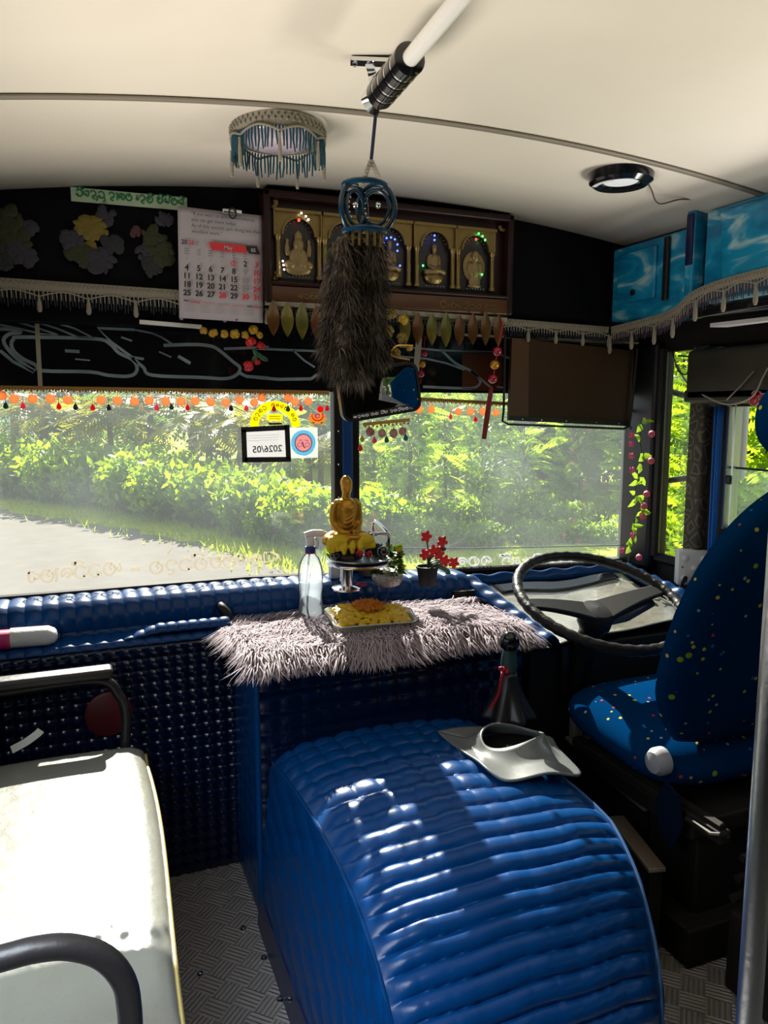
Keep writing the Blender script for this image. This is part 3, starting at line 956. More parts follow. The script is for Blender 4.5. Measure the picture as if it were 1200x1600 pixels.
colm = MB().tube([ctr + Mw @ Vector((0, 0, -.06)), ctr + Mw @ Vector((0, 0, -.30)), Vector((ctr.x, ctr.y + .22, .30)), Vector((ctr.x, ctr.y + .25, .02))], [.035, .035, .03, .03], 14)
colm.build('column', M_rubber, T)
s0 = ctr + Mw @ Vector((.02, 0, -.09))
mb = MB().tube([s0 + Vector((.02, 0, 0)), s0 + Vector((.10, .0, .015)), s0 + Vector((.20, .0, .045))], [.012, .020, .013], 12)
mb.lathe([(.0, 0), (.026, .005), (.022, .03), (.012, .045)], s0 + Vector((-.02, -.02, -.01)), 16, M=Matrix.Rotation(R(75), 3, 'Y'))
mb.build('stalk', mat('grey_stalk', (.10, .10, .10), .3), T)
# ------------------------------------------------------------------ gear lever
gx, gy = 1.045, 1.70
T = thing('gear_lever', (gx, gy, .44), 'black gear lever with ball knob, red ribbon and leather skirt', 'gear lever')
MB().ball((gx, gy, .742), (.027, .027, .028), 20).build('knob', M_blackgl, T)
MB().lathe([(.019, .655), (.023, .675), (.021, .70), (.016, .722)], (gx, gy, 0), 18).build('collar', mat('green_tape', (.02, .06, .055), .5), T)
def skirt(u, v):
    a = 2 * math.pi * u
    r = .019 + .050 * v ** 1.3 * (1 + .18 * math.sin(7 * a) * v)
    return (gx + r * math.cos(a), gy + r * math.sin(a), .658 - v * .12)
solid(MB().grid(skirt, 56, 12, flip=True).build('leather_skirt', M_black, T), .002, 1)
MB().tube([(gx, gy, .54), (gx - .006, gy, .46), (gx - .01, gy + .01, .40)], [.016, .02, .028], 14).build('shaft', M_black, T)
mb = MB()
rb = Vector((gx - .022, gy - .012, .672))
mb.ball(rb, (.009, .006, .008), 10)
mb.ribbon(spl([rb, rb + Vector((-.012, -.006, -.02)), rb + Vector((-.022, -.010, -.06)), rb + Vector((-.045, -.008, -.10))], 5), .006, (0, -1, .2), .001)
mb.ball(rb + Vector((-.010, 0, .004)), (.009, .004, .006), 8).ball(rb + Vector((.008, -.004, -.006)), (.007, .004, .008), 8)
mb.build('ribbon', M_redcl, T, label='red ribbon')
MB().lathe([(.024, .525), (.026, .53), (.026, .54), (.024, .545)], (gx, gy, 0), 18, cap=False).build('ring', M_chrome, T)
# rubber mat with its raised mouth round the lever
M_mat = mat('grey_rubber_sheet', (.15, .16, .16), .35, coat=.2, bump=(25, .1))
T = thing('rubber_gaiter_mat', (1.0, 1.60, .49), 'sheet of grey rubber lying over the engine cover round the gear lever', 'mat')
oc = [W(683, 1156, z=.505), W(760, 1150, z=.50), W(850, 1160, z=.49), W(872, 1185, z=.485), W(908, 1221, z=.50), W(860, 1226, z=.515), W(800, 1232, z=.515), W(765, 1222, z=.515), W(735, 1195, z=.515)]
ic = W(800, 1180, z=.505)
osp = spl(oc + [oc[0]], 8)
def matf(u, v):
    o = osp[min(int(u * (len(osp) - 1) + .5), len(osp) - 1)]
    a = 2 * math.pi * u
    m = ic + Vector((.082 * math.cos(a0m + a * dirm), .060 * math.sin(a0m + a * dirm), 0))
    p = o.lerp(m, v)
    lift = .030 * max(0, v - .5) ** 2 * 4 * (1 + .35 * math.sin(2 * a + 1)) + .005 * math.sin(4 * a) * (1 - v)
    return (p.x, p.y, p.z + .024 + lift)
a0m = math.atan2(osp[0].y - ic.y, osp[0].x - ic.x)
dirm = 1 if (osp[0] - ic).cross(osp[10] - ic).z > 0 else -1
solid(MB().grid(matf, 72, 14, flip=dirm > 0).build('sheet', M_mat, T), .005, 1)
MB().lathe([(.075, .40), (.077, .528), (.01, .530)], (ic.x, ic.y, 0), 24).build('hole_plug', mat('matt_black_hole', (.004, .004, .004), .8, spec=.1), T)  # near-black drum painted as the dark hole in the rubber sheet
# ------------------------------------------------------------------ aluminium pole at the aisle edge
a, b = W(1172, 1560, y=.62), W(1200, 1190, y=.62)
T = thing('stanchion_pole', (a.x, .62, 0), 'bare aluminium pole standing on the floor behind the driver seat', 'pole')
MB().tube([(a.x, .62, .002), (a.x, .62, zc(a.x))], .0145, 20).build('tube', M_alu, T)
MB().lathe([(.035, 0), (.035, .006), (.018, .012), (.017, .03)], (a.x, .62, 0), 20).build('floor_flange', M_alu, T)
# ------------------------------------------------------------------ overhead lockers
T = thing('overhead_locker', (1.83, 2.10, 1.66), 'turquoise airbrushed corner locker above the windscreen end', 'locker')
MB().box((1.93, 2.10, 1.785), (.24, .42, .25), bev=.008).build('body', M_air, T)
MB().box((1.806, 2.175, 1.80), (.016, .19, .17), bev=.012).build('door', M_air, T)
MB().lathe([(.010, 0), (.010, .006), (.0, .008)], (1.797, 2.18, 1.745), 14, M=Matrix.Rotation(R(-90), 3, 'Y')).build('knob', M_black, T)
MB().box((1.80, 2.03, 1.80), (.012, .022, .20), bev=.004).build('dark_seam', M_black, T)
T = thing('locker_divider', (1.78, 1.90, 1.66), 'narrow blue upright between the corner locker and the long locker', 'post')
MB().box((1.79, 1.895, 1.83), (.05, .035, .27), bev=.008).build('post', M_air, T)
MB().box((1.763, 1.892, 1.86), (.008, .026, .15), bev=.003).build('dark_inlay', mat('deep_navy', (.01, .012, .06), .3), T)
T = thing('luggage_locker', (1.86, 1.0, 1.66), 'long turquoise airbrushed luggage locker with panelled flap along the roof', 'locker')
MB().box((1.915, .90, 1.80), (.27, 1.90, .27), bev=.012).build('body', M_air, T)
for k in range(4):
    y1 = 1.78 - k * .48
    fl = MB().box((1.772, y1 - .22, 1.815), (.024, .42, .20), Matrix.Rotation(R(-6), 3, 'Y'), bev=.014).build('flap', M_air, T)
MB().box((1.90, .90, 1.668), (.24, 1.84, .012), bev=.004).build('underside', mat('pale_turquoise', (.12, .42, .55), .35, var=(4, (.4, .6, .66), .2)), T)
# dark lamp and speaker strip under the long locker
MB().box((1.90, 1.70, 1.645), (.22, .42, .035), bev=.008).single('black_console', M_blackgl, 'black console box under the long locker above the driver window', 'console')
MB().prism([(0, 0), (.20, .02), (.22, .05), (.02, .05)], .012, (1.83, 1.86, 1.612), (0, -1, 0), (1, 0, 0)).single('cream_shelf_edge', M_white, 'pale wedge-shaped board under the black console', 'board')
# ------------------------------------------------------------------ crochet fringes
def fringe(name, label, pts, N, band=.022, drop=.035, scallop=.075, dark=None, tassel=True, tl=.05, group='crochet fringes'):
    pts = spl(pts, 10)
    L = [0.0]
    for a, b in zip(pts, pts[1:]): L.append(L[-1] + (b - a).length)
    def at(s):
        s = min(max(s, 0), L[-1] - 1e-6)
        for i in range(len(L) - 1):
            if L[i + 1] >= s:
                return pts[i].lerp(pts[i + 1], (s - L[i]) / max(L[i + 1] - L[i], 1e-9))
        return pts[-1]
    N = Vector(N).normalized()
    mid = at(L[-1] / 2)
    T = thing(name, mid - Vector((0, 0, drop + band)), label, 'fringe', group)
    n = int(L[-1] / .006)
    mb = MB()
    mb.ribbon([at(L[-1] * i / n) + Vector((0, 0, -band / 2)) for i in range(n + 1)], band, N, .003)
    for i in range(n):
        p = at(L[-1] * (i + .5) / n)
        mb.ball(p + N * .004 + Vector((0, 0, -.004 - (i % 2) * .006)), .0032, 6)
    # scalloped net below the band
    ns = max(1, int(L[-1] / scallop))
    for j in range(ns):
        q = []
        for i in range(11):
            t = i / 10
            q.append(at((j + t) * L[-1] / ns) + N * .004 + Vector((0, 0, -band - .4 * drop * (1 - 4 * (t - .5) ** 2) ** .6 * 0 - .32 * drop * abs(2 * t - 1) ** 1.5)))
        mb.ribbon(q, .0035, N, .002)
    mb.build('band', M_cream, T)
    mb = MB()
    m = int(L[-1] / .0075)
    for i in range(m):
        p = at(L[-1] * (i + .5) / m) + N * .001
        z0 = band * .8
        l = drop * rnd.uniform(.85, 1.15)
        mb.tube([p + Vector((0, 0, -z0)), p + Vector((rnd.uniform(-.001, .001), rnd.uniform(-.001, .001), -z0 - l * .5)), p + Vector((rnd.uniform(-.002, .002), rnd.uniform(-.002, .002), -z0 - l))], [.0018, .0020, .0012], 5)
    m2 = MB()
    for i in range(int(L[-1] / .011)):
        p = at((i + .3) * .011) + N * .003
        m2.tube([p + Vector((0, 0, -band * .8)), p + Vector((.001, 0, -band * .8 - drop * .62))], [.0022, .0014], 5)
    o2 = m2.build('cream_strands', M_cream, T); o2['kind'] = 'stuff'
    o = mb.build('threads', dark or M_fringe_dark, T)
    o['kind'] = 'stuff'
    if tassel:
        for j in range(ns + 1):
            p = at(j * L[-1] / ns) + N * .006 + Vector((0, 0, -band - drop * .45))
            MB().lathe([(.002, .012), (.004, .006), (.0035, 0), (.006, -.012), (.007, -tl * .8), (.004, -tl), (.0005, -tl)][::-1], p, 10).build('tassel', M_cream, T)
    return T
fringe('crochet_fringe', 'cream and black crochet fringe under the dark panel on the calendar side of the windscreen', [(XL + .01, 2.297, 1.694), (0.0, 2.297, 1.690), (.30, 2.297, 1.686), (.55, 2.297, 1.684)], (0, -1, 0), .028, .045, .115, tl=.035)
fringe('crochet_fringe', 'cream and black crochet fringe between the shrine board and the turquoise lockers', [(.56, 2.297, 1.672), (1.0, 2.297, 1.662), (1.40, 2.297, 1.652), (1.79, 2.297, 1.642)], (0, -1, 0), .022, .035, .11, tl=.035)
fringe('crochet_fringe', 'cream and plum crochet fringe sweeping up along the turquoise lockers', [(1.785, 2.27, 1.640), (1.785, 2.05, 1.655), (1.76, 1.93, 1.668), (1.75, 1.84, 1.705), (1.745, 1.70, 1.722), (1.745, 1.50, 1.728), (1.745, 1.2, 1.728), (1.745, .6, 1.728)], (-1, 0, 0), .024, .045, .11, mat('plum_fringe', (.035, .02, .035), .7), tl=.05)
# ------------------------------------------------------------------ fringed dome lamp
c = Vector((.465, 1.79, 0)); zt = zc(.465)
T = thing('dome_lamp', (c.x, c.y, zt - .10), 'round ceiling lamp with cream crochet band and teal fringe', 'ceiling lamp')
MB().lathe([(.0, zt - .052), (.045, zt - .050), (.075, zt - .040), (.090, zt - .022), (.094, zt - .004)], c, 40).build('dome', mat('lilac_white_dome', (.50, .42, .50), .12, coat=.6), T)
mb = MB()
ring = lambda r, z, n=72: [(c.x + r * math.cos(2 * math.pi * k / n), c.y + r * math.sin(2 * math.pi * k / n), z) for k in range(n)]
vs, fs = [], []
mb.lathe([(.100, zt - .034), (.104, zt - .02), (.106, zt - .004), (.103, zt - .004), (.100, zt - .02)], c, 48, cap=False)
for k in range(96):
    a = 2 * math.pi * k / 96
    mb.ball((c.x + .107 * math.cos(a), c.y + .107 * math.sin(a), zt - .014 - .008 * (k % 2)), .0032, 6)
for j in range(7):
    q = []
    for i in range(11):
        t = i / 10
        a = 2 * math.pi * (j + t) / 7
        q.append((c.x + .106 * math.cos(a), c.y + .106 * math.sin(a), zt - .032 - .014 * abs(2 * t - 1) ** 1.6))
    mb.tube(q, .0025, 6)
mb.build('crochet_band', M_cream, T)
mb = MB()
for k in range(84):
    a = 2 * math.pi * k / 84
    p = Vector((c.x + .103 * math.cos(a), c.y + .103 * math.sin(a), zt - .034))
    l = rnd.uniform(.040, .055)
    mb.tube([p, p + Vector((rnd.uniform(-.002, .002), rnd.uniform(-.002, .002), -l * .5)), p + Vector((rnd.uniform(-.003, .003), rnd.uniform(-.003, .003), -l))], [.0022, .0024, .0016], 5)
o = mb.build('fringe', M_teal, T); o['kind'] = 'stuff'
for j in range(7):
    a = 2 * math.pi * j / 7
    p = Vector((c.x + .108 * math.cos(a), c.y + .108 * math.sin(a), zt - .052))
    MB().lathe([(.0005, -.058), (.004, -.056), (.0045, -.03), (.003, -.006), (.0035, 0)], p, 8).build('tassel', M_cream, T)
# ------------------------------------------------------------------ round downlight with its wire
c = W(970, 288, z=1.955); c.z = 0; zt = zc(c.x)
T = thing('downlight', (c.x, c.y, zt - .03), 'round downlight in a black ring on the cream headliner', 'ceiling lamp')
MB().lathe([(.050, zt - .016), (.052, zt - .026), (.070, zt - .030), (.084, zt - .020), (.088, zt + .002), (.05, zt)], c, 48, cap=False).build('ring', M_blackgl, T)
MB().lathe([(.0, zt - .020), (.046, zt - .019), (.051, zt - .014), (.051, zt)], c, 40).build('diffuser', mat('white_diffuser', (.75, .75, .78), .5, emit=((.9, .93, 1.0), .18)), T)
MB().ribbon([c + Vector((-.072 * math.cos(t), -.072 * math.sin(t), 0)) + Vector((0, 0, zt - .0315)) for t in (-.4, -.2, 0, .2, .4, .6)], .012, (0, 0, -1), .001).build('tape', M_white, T)
q = [(c.x + .085, c.y, zt - .006), (c.x + .12, c.y + .02, zt - .02), (c.x + .18, c.y + .055, zt - .045), (c.x + .25, c.y + .04, zt - .030), (1.785, c.y + .06, zt - .02)]
MB().tube(spl(q, 8), .0022, 6).build('wire', mat('brown_wire', (.10, .07, .05), .5), T)
# ------------------------------------------------------------------ ceiling grab rail
A, B = W(590, 152, z=1.90), W(722, -6, z=1.90)
d = (B - A).normalized()
T = thing('grab_rail', A, 'white painted ceiling grab rail with black ribbed rubber end', 'rail')
E0 = A + d * .0
MB().tube([A + d * .05, A + d * 2.6], .0135, 18).build('tube', mat('worn_white_paint', (.72, .70, .66), .35, bump=(50, .1)), T)
mb = MB()
for k in range(5):
    s = .012 + k * .031
    mb.tube([A + d * s, A + d * (s + .004), A + d * (s + .024), A + d * (s + .028)], [.020, .026, .026, .020], 22)
mb.build('rubber_ring', M_blackgl, T)
mb = MB()
for k in range(4):
    s = .041 + k * .031
    mb.tube([A + d * (s - .002), A + d * (s + .003)], [.0252, .0252], 22)
mb.tube([A + d * -.002, A + d * .012], [.021, .021], 22)
mb.build('chrome_ring', M_chrome, T)
zt = zc(A.x)
mb = MB()
br = W(548, 92, z=zt - .004)
be = W(640, 96, z=zt - .004)
mb.ribbon([br, br.lerp(be, .5), be], .024, (0, 0, -1), .007)
mb.ribbon(spl([br.lerp(be, .32) + Vector((0, 0, -.006)), br.lerp(be, .36) + Vector((.008, .01, -.03)), A + Vector((-.022, .0, .004)), A + Vector((-.012, 0, -.018)), A + Vector((.004, .002, -.022))], 6), .018, (-.8, -.5, -.1), .005)
mb.ball(br + Vector((.008, 0, -.008)), .005, 8)
mb.build('bracket', M_chrome, T)
# ------------------------------------------------------------------ hanging fur charm
yc = A.y + .005
H0, H1 = W(588, 168, y=yc), W(580, 250, y=yc)
T = thing('hanging_charm', W(552, 610, y=yc), 'hanging charm of blue rings and long dark fur tails below the grab rail', 'charm')
MB().tube([H0 + Vector((0, 0, .02)), H0, H1], .0032, 6).build('cord', mat('blue_black_cord', (.01, .015, .06), .6), T)
M_beadc = mat('cream_bead', (.45, .42, .36), .35)
for tx in (563, 598):
    e = W(tx, 292, y=yc)
    mb = MB()
    for k in range(8): mb.ball(H1.lerp(e, (k + .6) / 8.2), (.0052, .0052, .0042), 10)
    mb.build('bead_string', M_beadc, T)
M_ringb = mat('blue_ring_plastic', (.003, .028, .06), .25)
for cx, tilt in ((553, 28), (588, -28)):
    cc = W(cx, 326, y=yc)
    Mr = Matrix.Rotation(R(tilt), 3, 'Z') @ Matrix.Rotation(R(90), 3, 'X')
    Q = [cc + Mr @ Vector((.034 * math.cos(2 * math.pi * k / 40), .042 * math.sin(2 * math.pi * k / 40), 0)) for k in range(40)]
    ro = MB().tube(Q, 0.0045, 10, closed=True).tube([cc + Mr @ (Vector((.024 * math.cos(2 * math.pi * k / 30), .030 * math.sin(2 * math.pi * k / 30), .004))) for k in range(30)], .0035, 8, closed=True).build('ring', M_ringb, T)
    mb = MB().ball(cc + Vector((0, -.008, .004)), .0055, 10)
    for k in range(5): mb.ball(cc + Mr @ Vector((.02 * math.cos(2.5 + k * .35), .026 * math.sin(2.5 + k * .35), .006)), .002, 6)
    mb.build('crystal', M_chrome, ro)
ct = W(570, 326, y=yc)
for z in (.040, -.040):
    MB().tube([ct + Vector((.038 * math.cos(2 * math.pi * k / 30), .034 * math.sin(2 * math.pi * k / 30), z)) for k in range(30)], .005, 8, closed=True).build('rim_hoop', M_ringb, T)
mb = MB()
for k in range(14):
    a = k * .45
    mb.tube([ct + Vector((.03 * math.cos(a), .03 * math.sin(a), -.04)), ct + Vector((.032 * math.cos(a), .03 * math.sin(a), -.07))], .0028, 6)
mb.build('cap_spikes', M_gold, T)
def tails():
    rng = np.random.default_rng(5)
    vs, fs = [], []
    P = [(535, 372, .012), (530, 430, .020), (548, 480, .026), (538, 535, .032), (542, 565, .030), (552, 588, .018)]
    P2 = [(585, 372, .012), (584, 430, .018), (578, 480, .024), (585, 540, .026), (578, 560, .02)]
    P3 = [(560, 375, .012), (560, 440, .022), (562, 500, .026), (562, 555, .026), (552, 580, .018)]
    P4 = [(523, 420, .006), (524, 470, .014), (522, 530, .018), (522, 570, .016)]
    core = MB()
    for path, yo in ((P, -.004), (P2, .0), (P3, .012), (P4, .01)):
        pts = [W(a, b, y=yc + yo) for a, b, r in path]
        rs = [r for a, b, r in path]
        core.tube(pts, [r * .75 for r in rs], 12)
        n = 2200
        for i in range(n):
            t = rng.random() * (len(pts) - 1)
            k = min(int(t), len(pts) - 2)
            f = t - k
            c0 = pts[k].lerp(pts[k + 1], f)
            r = rs[k] * (1 - f) + rs[k + 1] * f
            a = rng.random() * 2 * math.pi
            rad = np.array([math.cos(a), math.sin(a), 0])
            p = np.array(c0) + rad * r * .7
            L = rng.uniform(.014, .040)
            d = rad * rng.uniform(.25, 1.0) + np.array([rng.normal(0, .35), rng.normal(0, .35), -rng.uniform(.3, 1.3)])
            d /= np.linalg.norm(d)
            s = np.cross(d, [rng.normal(), rng.normal(), rng.normal()])
            s = s / (np.linalg.norm(s) + 1e-9) * rng.uniform(.0006, .0016)
            q = p + d * L * .6
            e = p + d * L + np.array([0, 0, -L * .3])
            b = len(vs)
            vs += [p - s, p + s, q + s * .8, q - s * .8, e]
            fs += [(b, b + 1, b + 2, b + 3), (b + 3, b + 2, b + 4)]
    core.build('tail_core', M_furd, T)
    o = MB().add(vs, fs).build('fur_tail', M_furd, T, sharp=None)
    o['kind'] = 'stuff'
tails()
# ------------------------------------------------------------------ small figures shared by the shrine board and the statue
def seated(mb, S, O):
    """a seated figure, S its height, O the middle of its base; faces -y"""
    O = Vector(O)
    P = lambda x, y, z: O + Vector((x * (.80 if z < .2 else .70), y, z)) * S
    B = lambda c, r: mb.ball(P(*c), (r[0] * S * .88, r[1] * S, r[2] * S), 28)
    C_ = lambda pts, rs: mb.tube(spl([P(*p) for p in pts], 5), list(np.interp(np.linspace(0, len(rs) - 1, 5 * (len(rs) - 1) + 1), range(len(rs)), [r * S for r in rs])), 24)
    B((0, 0, .10), (.27, .17, .10))
    C_([(-.20, .06, .10), (-.34, -.04, .085), (-.30, -.14, .075), (-.05, -.20, .085), (.10, -.20, .09)], [.10, .085, .075, .055, .035])
    C_([(.20, .06, .10), (.34, -.04, .085), (.30, -.14, .075), (.05, -.20, .115), (-.10, -.20, .125)], [.10, .085, .075, .055, .035])
    C_([(0, .03, .08), (0, .02, .22), (0, .01, .36), (0, .01, .50), (0, .02, .60), (0, .02, .64)], [.14, .115, .128, .145, .105, .05])
    for k in range(7):
        a = .50 - .055 * k
        C_([(.13, -.085, a + .06), (.06, -.125, a + .015), (-.03, -.128, a - .02), (-.10, -.09, a - .03)], [.006, .010, .010, .006])
    B((-.17, .015, .565), (.07, .065, .06)); B((.17, .015, .565), (.07, .065, .06))
    C_([(-.205, .02, .56), (-.245, .03, .42), (-.235, .0, .28), (-.15, -.13, .20), (-.02, -.17, .185)], [.065, .062, .055, .043, .035])
    C_([(.205, .02, .56), (.245, .03, .42), (.235, .0, .28), (.15, -.13, .20), (.02, -.17, .20)], [.065, .062, .055, .043, .035])
    C_([(0, .02, .60), (0, .005, .72)], [.062, .055])
    B((0, -.005, .785), (.083, .095, .115)); B((0, .01, .835), (.090, .098, .085)); B((0, .012, .895), (.060, .060, .040))
    B((0, -.098, .775), (.012, .016, .026)); B((0, -.086, .735), (.024, .012, .009)); B((-.032, -.088, .795), (.016, .008, .006)); B((.032, -.088, .795), (.016, .008, .006))
    B((-.088, .0, .765), (.012, .02, .048)); B((.088, .0, .765), (.012, .02, .048))
    return mb
# ------------------------------------------------------------------ shrine board with five arched niches
YS = 2.262
T = thing('shrine_board', (.965, 2.29, 1.66), 'dark maroon shrine board with five gilded arched niches and tiny lights', 'shrine board')
c4 = [W(410, 290, y=YS), W(803, 334, y=YS), W(797, 492, y=YS), W(420, 470, y=YS)]
xa, xb, zb, ztp = c4[0].x, c4[1].x, (c4[2].z + c4[3].z) / 2 - .004, (c4[0].z + c4[1].z) / 2 - .006
cx_ = (xa + xb) / 2
MB().box((cx_, 2.302, (zb + ztp) / 2), (xb - xa, .035, ztp - zb), bev=.004).build('back_board', M_maroon, T)
mb = MB()
fw_ = .022
for (x0, x1, z0, z1) in ((xa, xb, ztp - fw_, ztp), (xa, xa + fw_, zb, ztp), (xb - fw_, xb, zb, ztp), (xa, xb, zb + .052, zb + .052 + .012)):
    mb.box(((x0 + x1) / 2, 2.275, (z0 + z1) / 2), (x1 - x0, .04, z1 - z0), bev=.006)
mb.build('frame', mat('dark_mahogany', (.014, .004, .003), .4, spec=.3), T)
MB().box((cx_, 2.274, zb + .026), (xb - xa - .004, .03, .050), bev=.004).build('plaque', mat('varnished_plaque', (.045, .013, .005), .35, var=(5, (.085, .032, .010), .2)), T)
mb = MB()
script(mb, ['ya', 'ra', 'va', 'i', 'tha', 'da', 'ya', 'va', 'ta', 'ra'], (xa + .10, 2.258, zb + .016), (1, 0, 0), (0, 0, 1), .16, .018, .0022, (0, -1, 0))
script(mb, ['e', 'va', 'ha', 'da', 'i', 'ta', 'ya', ' ', 'va', 'ra'], (xb - .24, 2.258, zb + .014), (1, 0, 0), (0, 0, 1), .18, .020, .0022, (0, -1, 0))
mb.ribbon([Vector((xb - .255 + .010 * math.cos(t), 2.258, zb + .024 + .010 * math.sin(t))) for t in [k * .5 for k in range(13)]], .003, (0, -1, 0))
mb.build('gilt_lettering', M_gold, T)
mb = MB()
for sx, sz in ((0, 1), (1, 1), (0, 0)):
    x = xa + .03 if sx == 0 else xb - .03
    z = ztp - .032 if sz else zb + .085
    for k in range(5):
        a = k * 22 + (200 if sx else -70)
        mb.ball((x + .012 * math.cos(R(a)), 2.277, z + .014 * math.sin(R(a))), (.009, .004, .006), 8)
mb.build('corner_ornament', M_gold, T)
nz0 = zb + .075
nx = [W(px, 420, y=2.27).x for px in (467, 538, 609, 679, 742)]
NW, NH = .148, ztp - .05 - nz0
M_niche = mat('black_niche', (.012, .010, .014), .3)
M_fig = mat('dull_ivory_gold', (.24, .17, .075), .4, .45, bump=(140, .4, .002))
def led(col, c, r, par, name, e=14):
    key = 'led_' + name
    m = bpy.data.materials.get(key) or mat(key, col, .3, emit=(col, e))
    return MB().ball(c, r, 8).build('light_bulb', m, par, label=name + ' light bulb')
fig_mesh = None
for k, x in enumerate(nx):
    ar = NW * .335
    out = [(-NW / 2, 0), (-NW / 2, NH), (NW / 2, NH), (NW / 2, 0), (ar, 0), (ar, NH - .022 - ar)] + [(ar * math.cos(R(a)), NH - .022 - ar + ar * math.sin(R(a))) for a in range(10, 180, 10)] + [(-ar, NH - .022 - ar), (-ar, 0)]
    nb = MB().box((x, 2.283, nz0 + NH / 2), (NW - .004, .004, NH)).build('niche', M_niche, T)
    # the arch plate as a fan of quads so that the opening stays open
    mb = MB()
    inner = [(ar, 0), (ar, NH - .022 - ar)] + [(ar * math.cos(R(a)), NH - .022 - ar + ar * math.sin(R(a))) for a in range(15, 180, 15)] + [(-ar, NH - .022 - ar), (-ar, 0)]
    outer = [(NW / 2, 0), (NW / 2, NH - .022 - ar)] + [(max(-NW / 2, min(NW / 2, NW * .78 * math.cos(R(a)))), min(NH, NH - .022 - ar + NW * .78 * math.sin(R(a)))) for a in range(15, 180, 15)] + [(-NW / 2, NH - .022 - ar), (-NW / 2, 0)]
    for i in range(len(inner) - 1):
        q = [inner[i], outer[i], outer[i + 1], inner[i + 1]]
        if abs(q[0][1]) < 1e-6 or i == len(inner) - 2: continue
        mb.prism([(p[0], p[1]) for p in q], .010, (x, 2.268, nz0), (1, 0, 0), (0, 0, 1))
    mb.ribbon([(x + p[0], 2.266, nz0 + p[1]) for p in inner[1:-1]], .005, (0, -1, 0), .004)
    mb.box((x, 2.264, nz0 + NH - .004), (NW, .012, .008)).box((x - NW / 2, 2.266, nz0 + NH * .8), (.004, .012, NH * .38))
    mb.build('arch', M_gold, nb)
    for s in (-1, 1):
        mb = MB()
        cxk = x + s * (NW / 2 - .0115)
        h = NH - .022 - ar
        mb.lathe([(.0105, 0), (.0105, .008), (.0075, .012), (.0068, h - .016), (.0085, h - .012), (.0110, h - .004), (.0110, h)], (cxk, 2.268, nz0), 12)
        mb.build('column', M_gold, nb)
    S = .115 if k in (2, 3) else .12
    base = (x, 2.274, nz0 + .012)
    if k in (2, 3):
        fo = remesh(seated(MB(), S * .92, Vector(base) + Vector((0, 0, .026))).build('figure', M_fig, nb), .0022, 2)
        MB().lathe([(.018, 0), (.030, .008), (.036, .020), (.030, .028)], base, 20, sy=.4).build('lotus_seat', M_gold, nb)
    elif k == 4:
        mb = MB().ball((x, 2.278, nz0 + .075), (.042, .006, .050), 24)
        for p in (((0, -.004, .02), (.022, .008, .022)), ((0, -.006, .055), (.017, .009, .030)), ((0, -.009, .098), (.014, .010, .018)), ((-.018, -.006, .06), (.010, .006, .02)), ((.018, -.006, .06), (.010, .006, .02)), ((0, -.004, .005), (.026, .01, .008))):
            mb.ball(Vector((x, 2.276, nz0 + .008)) + Vector(p[0]), p[1], 14)
        remesh(mb.build('figure', M_fig, nb), .0022, 2)
    else:
        mb = MB()
        for p in (((0, 0, .016), (.042, .010, .018)), ((0, -.003, .050), (.030, .011, .032)), ((0, -.005, .088), (.017, .011, .020)), ((0, -.003, .108), (.013, .008, .020)), ((-.034, 0, .075), (.008, .006, .022)), ((.034, 0, .075), (.008, .006, .022)), ((-.028, -.004, .03), (.018, .010, .014)), ((.028, -.004, .03), (.018, .010, .014)), ((-.033, 0, .098), (.006, .005, .008)), ((.033, 0, .098), (.006, .005, .008)), ((0, -.010, .07), (.007, .007, .022))):
            mb.ball(Vector((x, 2.276, nz0 + .010)) + Vector(p[0]), p[1], 14)
        remesh(mb.build('figure', M_fig, nb), .0022, 2)
    mb = MB()
    for i in range(9):
        a = R(20 + 140 * i / 8)
        mb.ball((x + ar * .82 * math.cos(a), 2.272, nz0 + NH - .022 - ar + ar * .82 * math.sin(a)), .0016, 6)
    for i in range(7): mb.ball((x - .03 + .01 * i, 2.266, nz0 + .004), .0016, 6)
    mb.build('bead_row', M_chrome, nb)
def leds(col, name, pts, r=.0034, e=14):
    for px, py in pts: led(col, W(px, py, y=2.256), r, T, name, e)
leds((1, 1, 1), 'white', [(471, 333), (478, 338), (482, 343), (442, 408), (443, 414), (444, 421)], .003, 8)
leds((1, .05, .03), 'red', [(467, 344), (744, 374)], .0045, 3)
leds((.05, 1, .12), 'green', [(748, 365), (754, 369), (758, 375), (524, 391), (559, 394), (661, 415), (753, 429)], .0036, 5)
leds((.04, .08, 1), 'blue', [(604, 372), (611, 371), (617, 374), (621, 382), (621, 392), (600, 379), (599, 389), (514, 417), (517, 427), (625, 415), (679, 368), (679, 375)], .0032, 9)
